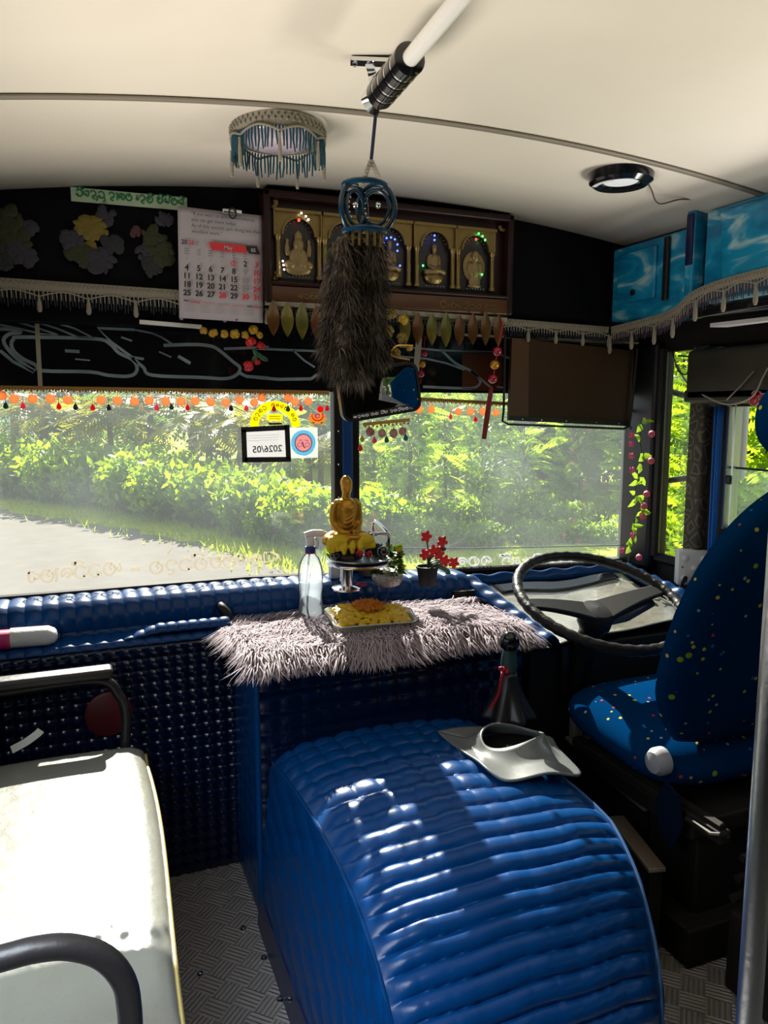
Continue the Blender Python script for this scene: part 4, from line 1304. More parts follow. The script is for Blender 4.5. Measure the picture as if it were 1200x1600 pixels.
# ------------------------------------------------------------------ garland of leaf shapes under the board
M_gleaf = mat('gilded_leaf', (.17, .12, .015), .25, .35, coat=.3, var=(26, (.07, .09, .02), .2))
M_rleaf = mat('russet_leaf', (.11, .065, .012), .25, .35, coat=.3, var=(18, (.10, .03, .012), .2))
T = thing('leaf_garland', (.98, 2.25, 1.53), 'garland of gold and russet leaf shapes hanging in a row beneath the shrine board', 'garland')
MB().ribbon([W(px, py, y=2.262) for px, py in ((414, 473), (520, 480), (650, 490), (792, 500))], .014, (0, -1, 0), .003).build('beaded_band', M_cream, T)
xs = [(427, 497), (449, 499), (472, 501), (495, 504), (515, 506), (633, 512), (653, 513), (675, 514), (697, 515), (718, 516), (739, 514), (759, 513), (779, 516)]
for k, (px, py) in enumerate(xs):
    p = W(px, py, y=2.250)
    hh, ww = .052 + .004 * (k % 3 == 2), .0195
    ol = []
    for i in range(15):
        t = i / 14
        ol.append((ww * math.sin(math.pi * t) ** .9, -hh + 2 * hh * t))
    ol += [(-a, b) for a, b in ol[::-1]][1:-1]
    mb = MB()
    ctr_i = [(p.x, p.y - .008, p.z + v) for v in (-hh * .5, 0, hh * .5)]
    n = len(ol)
    vs = [(p.x + a, p.y, p.z + b) for a, b in ol] + [(p.x, p.y - .008, p.z)] + [(p.x, p.y + .004, p.z)]
    fs = [(i, (i + 1) % n, n) for i in range(n)] + [((i + 1) % n, i, n + 1) for i in range(n)]
    mb.add(vs, fs)
    mb.build('leaf', [M_gleaf, M_rleaf][k % 3 == 0 or k > 8], T)
# bunch of marigold blossoms beside the fur tails
def blossom(mb, c, r, mi=0, n=14, seed=0):
    rg = random.Random(seed)
    c = Vector(c)
    for k in range(n):
        a, b = rg.uniform(0, 6.28), rg.uniform(-.9, 1.2)
        d = Vector((math.cos(a) * math.cos(b), math.sin(a) * math.cos(b), math.sin(b)))
        mb.ball(c + d * r * .55, (r * .42, r * .42, r * .30), 6, mi, d.to_track_quat('Z', 'Y').to_matrix())
    return mb.ball(c, r * .6, 8, mi)
M_marig = mat('marigold_yellow', (.42, .25, .01), .5)
M_olive = mat('olive_gold_blossom', (.16, .11, .01), .5)
T = thing('flower_garland', (.93, 2.22, 1.45), 'short olive-gold blossom garland hanging just beside the dark fur tails', 'garland')
for k, (px, py, r) in enumerate([(612, 492, .022), (630, 500, .02), (606, 518, .024), (628, 528, .022), (600, 545, .026), (618, 552, .02), (640, 545, .012), (604, 570, .022)]):
    blossom(MB(), W(px, py, y=2.22), r, seed=k).build('blossom', [M_olive, M_marig][k in (1, 6)] if k < 7 else mat('dark_red_blossom', (.12, .005, .01), .5), T)
MB().tube(spl([W(645, 540, y=2.215), W(620, 540, y=2.21), W(612, 555, y=2.205), W(640, 562, y=2.21)], 6), .003, 6).build('gold_twist', M_goldp, T)
T = thing('flower_garland', (.42, 2.30, 1.50), 'yellow marigold and red blossom swag showing below the calendar', 'garland')
for k, (px, py, r) in enumerate([(318, 517, .014), (333, 520, .017), (350, 522, .016), (367, 522, .018), (383, 524, .016), (396, 516, .019), (405, 524, .014)]):
    blossom(MB(), W(px, py, y=2.30), r, seed=20 + k).build('blossom', M_marig, T)
for k, (px, py, r) in enumerate([(392, 535, .020), (408, 540, .016), (388, 572, .020), (402, 566, .012)]):
    blossom(MB(), W(px, py, y=2.31), r, seed=30 + k).build('red_blossom', M_red, T)
mb = MB()
for px, py in ((400, 552), (406, 556), (412, 560), (398, 560)): mb.ball(W(px, py, y=2.31), (.016, .004, .008), 8, 0, Matrix.Rotation(px, 3, 'Y'))
mb.build('leaf', M_dgreen, T)
# ------------------------------------------------------------------ wall calendar
cq = [W(272, 322, y=2.285), W(405, 329, y=2.285), W(410, 505, y=2.285), W(280, 497, y=2.285)]
O = cq[3]; Uc = (cq[2] - cq[3]); Vc = (cq[0] - cq[3]); CW, CH = Uc.length, Vc.length
Uc.normalize(); Vc = (Vc - Uc * Vc.dot(Uc)).normalized()
Nc = Uc.cross(Vc)
T = thing('wall_calendar', O + Uc * CW / 2, 'white wall calendar open at May 2026 clipped to the dark panel', 'calendar')
def page(u, v):
    return O + Uc * u * CW + Vc * v * CH + Nc * (.006 - .012 * u * (1 - u) + .006 * (1 - v) ** 2 * math.sin(3 * u))
solid(MB().grid(page, 16, 16).build('page', M_paper, T), .003, -1)
pt = lambda u, v: O + Uc * u * CW + Vc * v * CH + Nc * .0125
ink, red, gry = MB(), MB(), MB()
def tx(mb, s, u, v, size, al='CENTER', bold=0.0): mb.text(s, pt(u, v), Uc, Vc, size, align=al, bold=bold)
L1 = ['"If you want to achieve excellence,', 'you can get there today.', 'As of this second, quit doing less than', 'excellent work."']
for i, s in enumerate(L1): tx(ink, s, .15, .93 - i * .052, .0128, 'LEFT')
gry.ribbon([pt(.72, .722), pt(.82, .721)], .0022, Nc).ribbon([pt(.84, .721), pt(.94, .720)], .0022, Nc)
tx(ink, '20', .03, .665, .017, 'LEFT', .0004); tx(red, '26', .108, .665, .017, 'LEFT', .0004)
tx(ink, '2026', .185, .685, .006, 'LEFT'); tx(ink, 'May', .185, .665, .006, 'LEFT')
def quad(mb, pts): mb.prism([(a * CW, b * CH) for a, b in pts], .0006, O + Nc * .0122, Uc, Vc)
quad(red, [(.345, .705), (.775, .705), (.81, .635), (.385, .635)])
quad(ink, [(.79, .705), (.92, .705), (.965, .635), (.825, .635)])
wh = MB()
wh.text('May', O + Uc * .575 * CW + Vc * .652 * CH + Nc * .0130, Uc, Vc, .015, align='CENTER', bold=.0003)
wh.text('05', O + Uc * .878 * CW + Vc * .652 * CH + Nc * .0130, Uc, Vc, .014, align='CENTER', bold=.0003)
cols = [.09 + .138 * i for i in range(7)]
for i, s in enumerate(['MON', 'TUE', 'WED', 'THU', 'FRI', 'SAT', 'SUN']):
    for j in range(3): tx(red if i == 6 else ink, s, cols[i], .618 - j * .022, .0058)
for i in range(4): tx(gry, '*', cols[i], .515, .014)
day = 1
for row in range(5):
    for i in range(7):
        if row == 0 and i < 4: continue
        tx(red if (i == 6 or day in (1, 28, 30)) else (gry if i == 5 and day in (9, 16, 23) else ink), str(day), cols[i], .512 - row * .076, .0215, bold=.0007)
        day += 1
red.ribbon([pt(cols[4] + .035 * math.cos(a), .53 + .022 * math.sin(a)) for a in [k * .5 for k in range(13)]], .002, Nc)
quad(ink, [(.05, .165), (.11, .160), (.11, .152), (.05, .156)]); quad(red, [(.12, .160), (.24, .152), (.24, .144), (.12, .151)])
quad(ink, [(.80, .150), (.86, .148), (.86, .140), (.80, .142)]); quad(red, [(.87, .148), (.98, .145), (.98, .137), (.87, .140)])
for i in range(3): quad(red, [(.27 + i * .175, .152 - i * .003), (.41 + i * .175, .150 - i * .003), (.41 + i * .175, .147 - i * .003), (.27 + i * .175, .149 - i * .003)])
for i in range(5):
    for r_ in range(4): tx(gry, '1 2 3 4 5 6 7', .12 + i * .175, .125 - r_ * .022, .0052)
quad(ink, [(.66, .018), (.68, .018), (.68, .004), (.66, .004)])
ink.build('black_print', M_ink, T, smooth=False); red.build('red_print', M_redink, T, smooth=False); gry.build('grey_print', M_greyink, T, smooth=False); wh.build('white_print', M_paper, T, smooth=False)
cc = pt(.62, 1.0) + Nc * .004
mb = MB().box(cc + Vector((0, 0, -.002)), (.055, .014, .012), bev=.002)
cl = mb.build('binder_clip', M_chrome, T)
MB().tube([cc + Vector((.010 * math.cos(a), -.010, -.008 + .014 * math.sin(a))) for a in [k * math.pi / 8 for k in range(16)]], .0022, 6, closed=True).build('clip_wire', M_black, cl)
# ------------------------------------------------------------------ green lettered strip above the printed flowers
a, b, c_, d_ = W(110, 292, y=2.312), W(292, 309, y=2.312), W(290, 329, y=2.312), W(111, 314, y=2.312)
U = (b - a).normalized(); V = (a - d_); V = (V - U * V.dot(U)).normalized()
T = thing('lettered_strip', (a + b) / 2 - Vector((0, 0, .04)), 'pale strip with green rounded script pasted above the flower clusters', 'sign')
MB().prism([(0, 0), ((b - a).length, 0), ((b - a).length, -(b - c_).length), (0, -(a - d_).length)], .003, a + Vector((0, -.001, 0)), U, V).build('strip', mat('pale_green_strip', (.36, .46, .32), .5), T, smooth=False)
mb = MB()
script(mb, MOTTO, d_ + U * .012 + V * .012 + Vector((0, -.0015, 0)), U, V, (b - a).length - .02, .024, .0036, (0, -1, 0))
mb.build('green_lettering', mat('green_ink', (.01, .16, .05), .5), T, smooth=False)
# ------------------------------------------------------------------ flower clusters printed on the dark panel, built as raised petals
M_print = [mat('dim_yellow_print', (0.135, 0.099, 0.009), .7), mat('dim_lilac_print', (0.021, 0.019, 0.034), .7), mat('dim_olive_print', (0.019, 0.021, 0.004), .7), mat('dim_slate_print', (0.010, 0.013, 0.017), .7), mat('dim_pink_print', (0.055, 0.017, 0.021), .7)]
def cluster(label, parts, seed):
    rg = random.Random(seed)
    ps = [W(px, py, y=2.31) for px, py, *_ in parts]
    T = thing('printed_flowers', sum(ps, Vector()) / len(ps) - Vector((0, 0, .06)), label, 'flowers')
    for (px, py, r, mi), p in zip(parts, ps):
        mb = MB()
        for k in range(24):
            a, f = rg.uniform(0, 6.28), rg.uniform(.1, 1.15)
            d = Vector((math.cos(a) * f, -.25, math.sin(a) * f * .85))
            k2 = rg.uniform(.22, .50)
            mb.ball(p + d * r * .6 + Vector((0, -.004, 0)), (r * k2, r * .07, r * k2 * rg.uniform(.4, .8)), 8, 0, Matrix.Rotation(rg.uniform(0, 6), 3, 'Y'))
        mb.build('petals', M_print[mi], T)
cluster('yellow printed flower over lilac blooms below the green script strip', [(138, 355, .045, 0), (152, 362, .035, 0), (165, 340, .035, 1), (110, 372, .045, 1), (125, 400, .045, 2), (155, 410, .05, 1), (172, 385, .04, 3), (142, 385, .02, 0)], 1)
cluster('olive and lilac printed flowers at the outer end of the dark panel', [(8, 345, .05, 2), (20, 372, .05, 2), (38, 360, .04, 1), (30, 395, .05, 1), (8, 405, .05, 3)], 2)
cluster('dim printed flowers with one pink bud beside the calendar', [(210, 362, .02, 4), (238, 370, .04, 2), (250, 395, .05, 2), (238, 415, .04, 3), (255, 345, .03, 1), (228, 395, .035, 1)], 3)
# ------------------------------------------------------------------ dark sun strip across the top of the windscreen with silver outlines
YG = 2.436
T = thing('sun_strip', (.865, YG, 1.41), 'black sun strip along the top of the windscreen with silver outlined bubble shapes', 'sun strip')
MB().box((.865, YG, 1.515), (2.36, .004, .215)).build('black_film', M_blackgl, T, smooth=False)
def dec(pts, wd=.010, ox=0, oy=280, k=.35, closed=False):
    q = [W(ox + a * k, oy + b * k, y=YG - .004) for a, b in pts]
    return q
c1 = dict(ox=0, oy=280); c2 = dict(ox=400, oy=270)
lines = [
 (c1, [(0, 628), (60, 632), (160, 662), (260, 695), (180, 690), (90, 668), (0, 650)], .006),
 (c1, [(65, 608), (200, 628), (330, 665), (420, 710), (345, 704), (250, 665), (150, 635), (65, 610)], .006),
 (c1, [(50, 735), (60, 715), (100, 705), (420, 712), (490, 735), (530, 775), (590, 805), (612, 840), (600, 870), (560, 880), (480, 875), (400, 860), (190, 855), (160, 830), (100, 800), (60, 765), (50, 735)], .011),
 (c1, [(0, 668), (70, 672), (92, 684), (40, 692), (16, 722), (45, 770), (100, 820), (155, 858)], .011),
 (c1, [(0, 765), (60, 815), (150, 860)], .010), (c1, [(290, 766), (355, 770)], .010), (c1, [(335, 803), (402, 809)], .005),
 (c1, [(600, 672), (435, 665), (500, 730), (590, 795), (642, 803)], .009),
 (c1, [(590, 798), (640, 840), (680, 875), (900, 885), (1010, 890), (1060, 870), (1070, 840), (1040, 815), (980, 765), (940, 745), (860, 738), (730, 742)], .011),
 (c1, [(600, 672), (680, 688), (720, 705), (775, 740)], .006), (c1, [(540, 705), (590, 722)], .006), (c1, [(710, 770), (765, 795)], .005), (c1, [(795, 790), (850, 822)], .011),
 (c1, [(1070, 865), (1100, 880), (1200, 888)], .011), (c1, [(1000, 757), (1200, 750)], .009),
 (c2, [(0, 785), (165, 792), (275, 796)], .008), (c2, [(165, 792), (215, 838), (262, 868)], .007), (c2, [(0, 913), (100, 922), (245, 920), (275, 900)], .011),
 (c2, [(640, 820), (760, 830), (850, 850), (930, 880)], .007), (c2, [(640, 775), (810, 792), (1060, 800), (1150, 835)], .007),
 (c2, [(830, 795), (890, 850), (960, 885), (1000, 925), (985, 955), (930, 962), (745, 955)], .010), (c2, [(960, 885), (1050, 960)], .009), (c2, [(1075, 955), (1110, 960)], .008)]
for cfg, pts, wd in lines:
    q = [p for p in dec(pts, **cfg)]
    MB().ribbon(q if len(q) < 6 or wd < .007 else spl(q, 4), wd * .9, (0, -1, 0), .001).build('silver_outline', M_silver, T, smooth=False)
mb = MB()
for p0, p1, wd in (((57, 492), (63, 603), .012), ((655, 525), (646, 622), .022)):
    A_, B_ = W(*p0, y=YG - .005), W(*p1, y=YG - .005)
    mb.ribbon([A_, B_], wd, (0, -1, 0), .0015)
mb.build('cream_strip', mat('cream_strip', (.42, .38, .30), .5), T, smooth=False)  # two upright cream strips laid over the film
MB().ribbon([W(218, 503, y=2.33), W(315, 511, y=2.33)], .012, (0, -1, 0), .003).single('white_tape', M_white, 'strip of white tape below the crochet fringe beside the calendar', 'tape')
MB().ribbon([W(722, 548, y=YG - .008), W(800, 553, y=YG - .008), W(800, 612, y=YG - .008), W(722, 606, y=YG - .008)], .002, (0, -1, 0), .001).build('brown_reflection_edge', M_wood, T)
MB().prism([(0, 0), (.16, 0), (.16, .13), (0, .13)], .001, W(722, 610, y=YG - .0028), (1, 0, 0), (0, 0, 1)).build('brown_reflection', mat('brown_reflection', (.10, .035, .015), .25), T, smooth=False)  # brown interior reflection painted on the film as a flat patch
# ------------------------------------------------------------------ beaded pendant trims along the edge of the sun strip
def pendant(kind, p, par, r=.015, m=None):
    mb = MB()
    if kind == 'disc':
        mb.lathe([(0, -.002), (r * .9, -.003), (r, 0), (r * .9, .003), (r * .55, .002), (r * .4, .004), (0, .004)], p, 18, M=Matrix.Rotation(R(90), 3, 'X'))
        mb.tube([p + Vector((0, 0, r)), p + Vector((0, 0, r + .012))], .0012, 5)
    else:
        mb.lathe([(0, -.010), (.006, -.007), (.0075, -.002), (.005, .005), (.001, .011)], p, 12)
        mb.tube([p + Vector((0, 0, .010)), p + Vector((0, 0, .032))], .0008, 4)
    return mb.build('pendant' if kind == 'disc' else 'drop', m, par)
def trim(label, band, discs, drops, yb):
    a, b = W(*band[0], y=yb), W(*band[1], y=yb)
    T = thing('pendant_trim', (a + b) / 2 - Vector((0, 0, .06)), label, 'trim', 'pendant trims')
    n = int((b - a).length / .008)
    mb = MB().ribbon([a, b], .010, (0, -1, 0), .003)
    for k in range(n): mb.ball(a.lerp(b, (k + .5) / n) + Vector((0, -.004, -.005 - .003 * (k % 2))), .0038, 6)
    mb.build('gold_band', mat('ochre_braid', (.42, .24, .05), .5), T)
    mb = MB()
    for k in range(n // 2):
        p = a.lerp(b, (k + .5) / (n // 2)) + Vector((0, -.003, -.010))
        mb.ball(p + Vector((0, 0, -.004)), .003, 6).ball(p + Vector((0, 0, -.010)), .0022, 6)
    mb.build('pearl_row', F_white, T)
    for px, py in discs: pendant('disc', W(px, py, y=yb - .004), T, .0135, F_orange)
    cm = {'r': F_redb, 'p': F_pinkb, 't': F_tealb, 'd': mat('dark_bead', (.03, .02, .04), .3), 'g': F_pale}
    for px, py, c in drops: pendant('drop', W(px, py, y=yb - .004), T, m=cm[c])
trim('gold braid with orange discs and coloured drops along the wide windscreen pane', ((-8, 605), (514, 613)), [(3, 618), (22, 623), (51, 623), (79, 623), (106, 625), (158, 625), (184, 626), (210, 627), (233, 626), (259, 627), (283, 627), (305, 627), (329, 628), (353, 629), (374, 625), (397, 629), (409, 621), (450, 621), (461, 628), (482, 627)], [(9, 634, 't'), (36, 634, 'p'), (64, 636, 'g'), (92, 635, 'r'), (118, 636, 'd'), (145, 637, 'r'), (170, 637, 'd'), (221, 636, 'g'), (245, 637, 'p'), (268, 636, 't'), (293, 637, 'r'), (361, 638, 'd'), (385, 638, 'p'), (428, 639, 'r'), (450, 639, 't'), (470, 638, 'r'), (511, 638, 'r')], 2.425)
trim('gold braid with orange discs along the driver pane beside the brown visor', ((600, 620), (1003, 642)), [(655, 640), (674, 640), (716, 643), (735, 643), (754, 643), (775, 645), (962, 650), (992, 655)], [(704, 651, 'p'), (743, 655, 'r'), (640, 652, 'g'), (985, 668, 't')], 2.425)
# ------------------------------------------------------------------ stickers on the glass
YK = 2.446
ax = Vector((1, 0, 0)); az = Vector((0, 0, 1))
T = thing('arch_sticker', W(430, 666, y=YK), 'yellow arch-shaped sticker with dark script on the windscreen', 'sticker')
cA, rA = W(430, 667, y=YK), .083
ol = [(rA * math.cos(R(a)), rA * math.sin(R(a))) for a in range(0, 181, 6)] + [(rA * .66 * math.cos(R(a)), rA * .66 * math.sin(R(a))) for a in range(180, -1, -6)]
mb = MB()
n = len(ol)
h = n // 2
for i in range(h - 1):
    mb.prism([ol[i], ol[i + 1], ol[n - 2 - i], ol[n - 1 - i]], .001, cA, ax, az)
mb.box(cA + Vector((0, 0, .030)), (.05, .001, .020))
mb.build('yellow_film', F_yellow, T, smooth=False)
mb = MB()
for i, g in enumerate(['va', 'da', 'tha', 'ra', ' ', 'va', 'la', 'ya', 'pa', ' ', 'la', 'va']):
    a = R(158 - i * 12.5)
    c = cA + Vector((rA * .83 * math.cos(a), -.0012, rA * .83 * math.sin(a)))
    uu = Vector((math.sin(a), 0, -math.cos(a))); vv = Vector((math.cos(a), 0, math.sin(a)))
    for st in GL[g]: mb.ribbon([c + uu * ((p[0] - .4) * .015) + vv * ((p[1] - .4) * .017) for p in st], .0022, (0, -1, 0), .0004)
mb.ribbon([cA + Vector((-.022, -.001, .010)), cA + Vector((.022, -.001, .010))], .006, (0, -1, 0), .0004)
mb.build('lettering', M_ink, T, smooth=False)
mb = MB()
for z in (.027, .034): mb.ribbon([cA + Vector((-.019, -.001, z)), cA + Vector((.018, -.001, z - .001))], .0025, (0, -1, 0), .0004)
mb.build('orange_lines', mat('orange_print', (.7, .2, .01), .5), T, smooth=False)
T = thing('permit_card', W(416, 722, y=YK), 'white card edged in black tape showing 2026/05 back to front', 'card')
q = [W(377, 669, y=YK - .002), W(452, 665, y=YK - .002), W(454, 720, y=YK - .002), W(379, 721, y=YK - .002)]
q2 = [q[i].lerp((q[0] + q[1] + q[2] + q[3]) / 4, f) for i, f in enumerate((.18, .20, .17, .18))]
MB().add([p + Vector((0, .0012, 0)) for p in q] + [p + Vector((0, .0032, 0)) for p in q], [(3, 2, 1, 0), (4, 5, 6, 7), (0, 1, 5, 4), (2, 3, 7, 6), (1, 2, 6, 5), (3, 0, 4, 7)]).build('card', F_white, T, smooth=False)
mb = MB()
for i in range(4):
    j = (i + 1) % 4
    mb.ribbon([q[i].lerp(q2[i], .5) + (q[i] - q[j]).normalized() * .008, q[j].lerp(q2[j], .5)], .0165, (0, -1, 0), .001)
mb.build('black_tape', M_ink, T, smooth=False)
MB().text('2026/05', W(441, 705, y=YK - .0035), Vector((-1, 0, -.03)), Vector((-.02, 0, 1)), .030, th=-.001, bold=.0006).build('number', M_greyink, T, smooth=False)
mb = MB()
for k in range(3): mb.ribbon([W(386, 681 + k * 4, y=YK - .0025), W(436, 679 + k * 4, y=YK - .0025)], .0008, (0, -1, 0), .0003)
mb.build('ruled_line', F_pale, T, smooth=False)
c = W(474, 692, y=YK)
T = thing('round_sticker', c - Vector((0, 0, .045)), 'round pink and pale blue sticker on the windscreen beside the permit card', 'sticker')
MB().prism([(-.05, -.05), (.05, -.05), (.05, .05), (-.05, .05)], .0008, c + Vector((0, .002, 0)), ax, az).build('clear_square', glassmat('clear_film', (.93, .96, .97), .12, (1, 1, 1), False), T, smooth=False)
MB().lathe([(.027, 0), (.042, 0), (.042, .001), (.027, .001)], c, 40, M=Matrix.Rotation(R(90), 3, 'X'), cap=False).build('blue_ring', F_blue, T, smooth=False)
MB().lathe([(0, 0), (.030, 0), (.030, .0014), (0, .0014)], c, 40, M=Matrix.Rotation(R(90), 3, 'X'), cap=False).build('pink_disc', F_pink, T, smooth=False)
mb = MB()
for s in (-1, 1): mb.ribbon([c + Vector((s * .013 + .007 * math.cos(t), -.0018, -.006 + .007 * math.sin(t))) for t in [k * .45 for k in range(15)]], .0016, (0, -1, 0), .0003)
mb.ribbon([c + Vector((-.016, -.0018, .008)), c + Vector((-.004, -.0018, .010))], .002, (0, -1, 0), .0003).ribbon([c + Vector((.004, -.0018, .010)), c + Vector((.018, -.0018, .006))], .002, (0, -1, 0), .0003)
mb.ribbon([c + Vector((-.004, -.0018, .004)), c + Vector((0, -.0018, -.012)), c + Vector((.006, -.0018, -.016))], .004, (0, -1, 0), .0003)
mb.build('mauve_drawing', mat('mauve_ink', (.55, .10, .22), .5), T, smooth=False)
c = W(496, 650, y=YK)
T = thing('emblem_sticker', c - Vector((0, 0, .03)), 'red and gold curled emblem sticker in the top corner of the wide pane', 'sticker')
mb = MB()
for r_, a0, a1, wd in ((.024, 150, 380, .006), (.015, 170, 420, .005), (.031, 190, 350, .004)): mb.ribbon([c + Vector((r_ * math.cos(R(a)), 0, r_ * .8 * math.sin(R(a)))) for a in range(a0, a1, 14)], wd, (0, -1, 0), .0006)
for s in (-1, 1): mb.ribbon([c + Vector((s * .014, 0, -.02)), c + Vector((s * .016, 0, -.032))], .006, (0, -1, 0), .0006)
mb.build('gold_curls', film('amber_film', (.85, .5, .08), .5), T, smooth=False)
mb = MB()
for r_, a0, a1 in ((.019, 160, 400), (.008, 0, 360)): mb.ribbon([c + Vector((r_ * math.cos(R(a)), -.001, r_ * .8 * math.sin(R(a)))) for a in range(a0, a1 + 1, 14)], .004, (0, -1, 0), .0006)
mb.ball(c + Vector((.010, -.001, .022)), (.011, .001, .011), 14)
mb.build('red_curls', F_redb, T, smooth=False)
# faint back-to-front lettering along the foot of both panes
T = thing('windscreen_lettering', W(240, 895, y=YK), 'faint brown rounded script along the foot of the wide windscreen pane', 'lettering', 'windscreen lettering')
a, b = W(42, 914, y=YK), W(190, 897, y=YK)
mb = MB()
script(mb, ['e', 'va', 'ra', 'ra', 'i', 'la', 'aa', 'va', 'ya'], a, b - a, az, (b - a).length, .052, .0058, (0, -1, 0), mirror=True)
a2, b2 = W(232, 898, y=YK), W(436, 880, y=YK)
mb.ribbon([W(205, 890, y=YK), W(220, 888, y=YK)], .010, (0, -1, 0), .0006)
script(mb, ['ya', 'aa', 'la', 'ya', 'va', 'pa', 'va', 'i', 'ra', 'da', 'va'], a2, b2 - a2, az, (b2 - a2).length, .052, .0058, (0, -1, 0), mirror=True)
mb.build('script', F_pale, T, smooth=False)
T = thing('windscreen_lettering', W(820, 890, y=YK), 'white rounded script on the driver pane seen through the steering wheel', 'lettering', 'windscreen lettering')
mb = MB()
for x0, x1, ks in ((712, 768, ['tha', 'va', 'la']), (782, 812, ['e', 'va', 'i']), (818, 868, ['ra', 'da', 'i', 'pa']), (872, 922, ['la', 'da', 'u', 'ha', 'u'])):
    a, b = W(x0, 886, y=YK), W(x1, 884, y=YK)
    script(mb, ks, a, b - a, az, (b - a).length, .045, .0065, (0, -1, 0), mirror=True)
mb.build('script', F_white, T, smooth=False)
MB().tube([W(556, 857, y=2.444), W(740, 857, y=2.444), W(975, 852, y=2.444)], .0022, 6).single('washer_tube', M_white, 'thin pale tube running level across the driver pane', 'tube')
# ------------------------------------------------------------------ interior mirror
mc = W(594, 612, y=2.16)
T = thing('interior_mirror', mc, 'black framed interior mirror tilted in front of the centre pillar', 'mirror')
Mm = (Matrix.Rotation(R(-1), 3, 'Z') @ Matrix.Rotation(R(-9), 3, 'Y') @ Matrix.Rotation(R(3.6), 3, 'X'))
U, V, N = Mm @ Vector((1, 0, 0)), Mm @ Vector((0, 0, 1)), Mm @ Vector((0, -1, 0))
def rrect(hw, hh, r, taper=0.0):
    o = []
    for cx, cz, a0 in ((hw - r, hh - r, 0), (-hw + r, hh - r, 90), (-hw + r, -hh + r, 180), (hw - r, -hh + r, 270)):
        for k in range(7):
            a = R(a0 + 15 * k)
            x, z = cx + r * math.cos(a), cz + r * math.sin(a)
            o.append((x * (1 - taper * (z / hh < 0)), z))
    return o
mb = MB()
fo, fi = rrect(.128, .075, .03), rrect(.120, .067, .025)
n = len(fo)
vs = [mc + U * p[0] + V * p[1] + N * .006 for p in fo] + [mc + U * p[0] + V * p[1] + N * .006 for p in fi] + [mc + U * p[0] + V * p[1] - N * .02 for p in fo]
fs = [(i, (i + 1) % n, n + (i + 1) % n, n + i) for i in range(n)] + [(i, 2 * n + i, 2 * n + (i + 1) % n, (i + 1) % n) for i in range(n)] + [tuple(range(3 * n - 1, 2 * n - 1, -1))]
mb.add(vs, fs)
mb.build('frame', M_black, T)
def mirr(p): return mc + U * p[0] + V * p[1] + N * (.003 + .004 * (1 - (p[0] / .12) ** 2))
vs = [mc + N * .007] + [mirr((p[0] * s, p[1] * s)) for s in (.33, .66, 1.0) for p in fi]
fs = [(0, 1 + i, 1 + (i + 1) % n) for i in range(n)] + [(1 + k * n + i, 1 + (k + 1) * n + i, 1 + (k + 1) * n + (i + 1) % n, 1 + k * n + (i + 1) % n) for k in range(2) for i in range(n)]
MB().add(vs, fs).build('mirror_glass', mat('mirror', (.9, .9, .92), .02, 1.0), T)
mb = MB()
mb.ribbon([mc + U * -.10 + V * -.060 + N * .0085, mc + U * .085 + V * -.060 + N * .0085], .014, N, .0006)
st = MB()
script(st, ['la', 'da', 'tha', 'va', ' ', 'ta', 'va', ' ', 'ra', 'i', 'pa', ' ', 'da', 'va', 'da', 'i', 'va', 'ta'], mc + U * -.098 + V * -.065 + N * .0095, U, V, .18, .009, .0018, N)
mb.build('black_band', M_ink, T, smooth=False)
st.build('white_lettering', M_white, T, smooth=False)
MB().tube(spl([mc + V * .03 - N * .02, mc + V * .08 - N * .05 + Vector((0, .04, .05)), Vector((mc.x + .02, 2.36, 1.60))], 6), .008, 8).build('stay', M_black, T)
# little pendant trim hooked on the foot of the mirror
T = thing('mirror_trim', mc - V * .14, 'short gold braid with round pendants hanging off the foot of the mirror', 'trim')
a, b = W(567, 663, y=2.15), W(640, 656, y=2.15)
mb = MB().ribbon([a, b], .010, (0, -1, 0), .002)
for k in range(12): mb.ball(a.lerp(b, (k + .5) / 12) + Vector((0, -.003, -.007 - .003 * (k % 2))), .004, 6)
mb.build('gold_band', bpy.data.materials['ochre_braid'], T)
M_disc = mat('rose_brown_disc', (.34, .10, .09), .4, var=(60, (.5, .3, .25), .1))
for px, py, r in ((578, 675, .014), (597, 677, .013), (615, 677, .014), (629, 674, .013)): pendant('disc', W(px, py, y=2.146), T, r, M_disc)
for px, py, m in ((585, 688, F_pinkb), (604, 687, F_tealb), (634, 684, F_tealb), (563, 700, F_redb), (566, 686, F_pale)): pendant('drop', W(px, py, y=2.146), T, m=m)
# ------------------------------------------------------------------ red bead tassel
M_bead = mat('wine_bead', (.30, .005, .03), .2, coat=.5)
T = thing('bead_tassel', W(757, 686, y=2.2), 'hanging tassel of wine red and gold beads with long red silk', 'tassel')
MB().tube([W(787, 500, y=2.2), W(777, 549, y=2.2), W(770, 595, y=2.2)], .0015, 6).build('cord', M_redcl, T)
for (px, py), m in zip(((777, 549), (773, 570), (770, 592)), (M_bead, M_goldp, M_bead)): MB().ball(W(px, py, y=2.2), (.0155, .0155, .0145), 18).build('bead', m, T)
q0, q1 = W(768, 604, y=2.2), W(756, 686, y=2.2)
MB().tube([q0 + (q1 - q0) * t for t in (0, .1, .3, .6, 1)], [.004, .0075, .008, .009, .0075], 14).build('silk', mat('wine_silk', (.20, .004, .015), .6, bump=(300, .6, .003)), T)
T = thing('bead_strand', W(652, 600, y=2.36), 'short strand of wine and amber beads behind the mirror', 'beads')
for (px, py), m in zip(((663, 552), (660, 569), (658, 584)), (M_bead, M_goldp, M_bead)): MB().ball(W(px, py, y=2.36), .012, 14).build('bead', m, T)
MB().tube([W(665, 520, y=2.36), W(657, 600, y=2.36)], .0012, 5).build('thread', M_redcl, T)
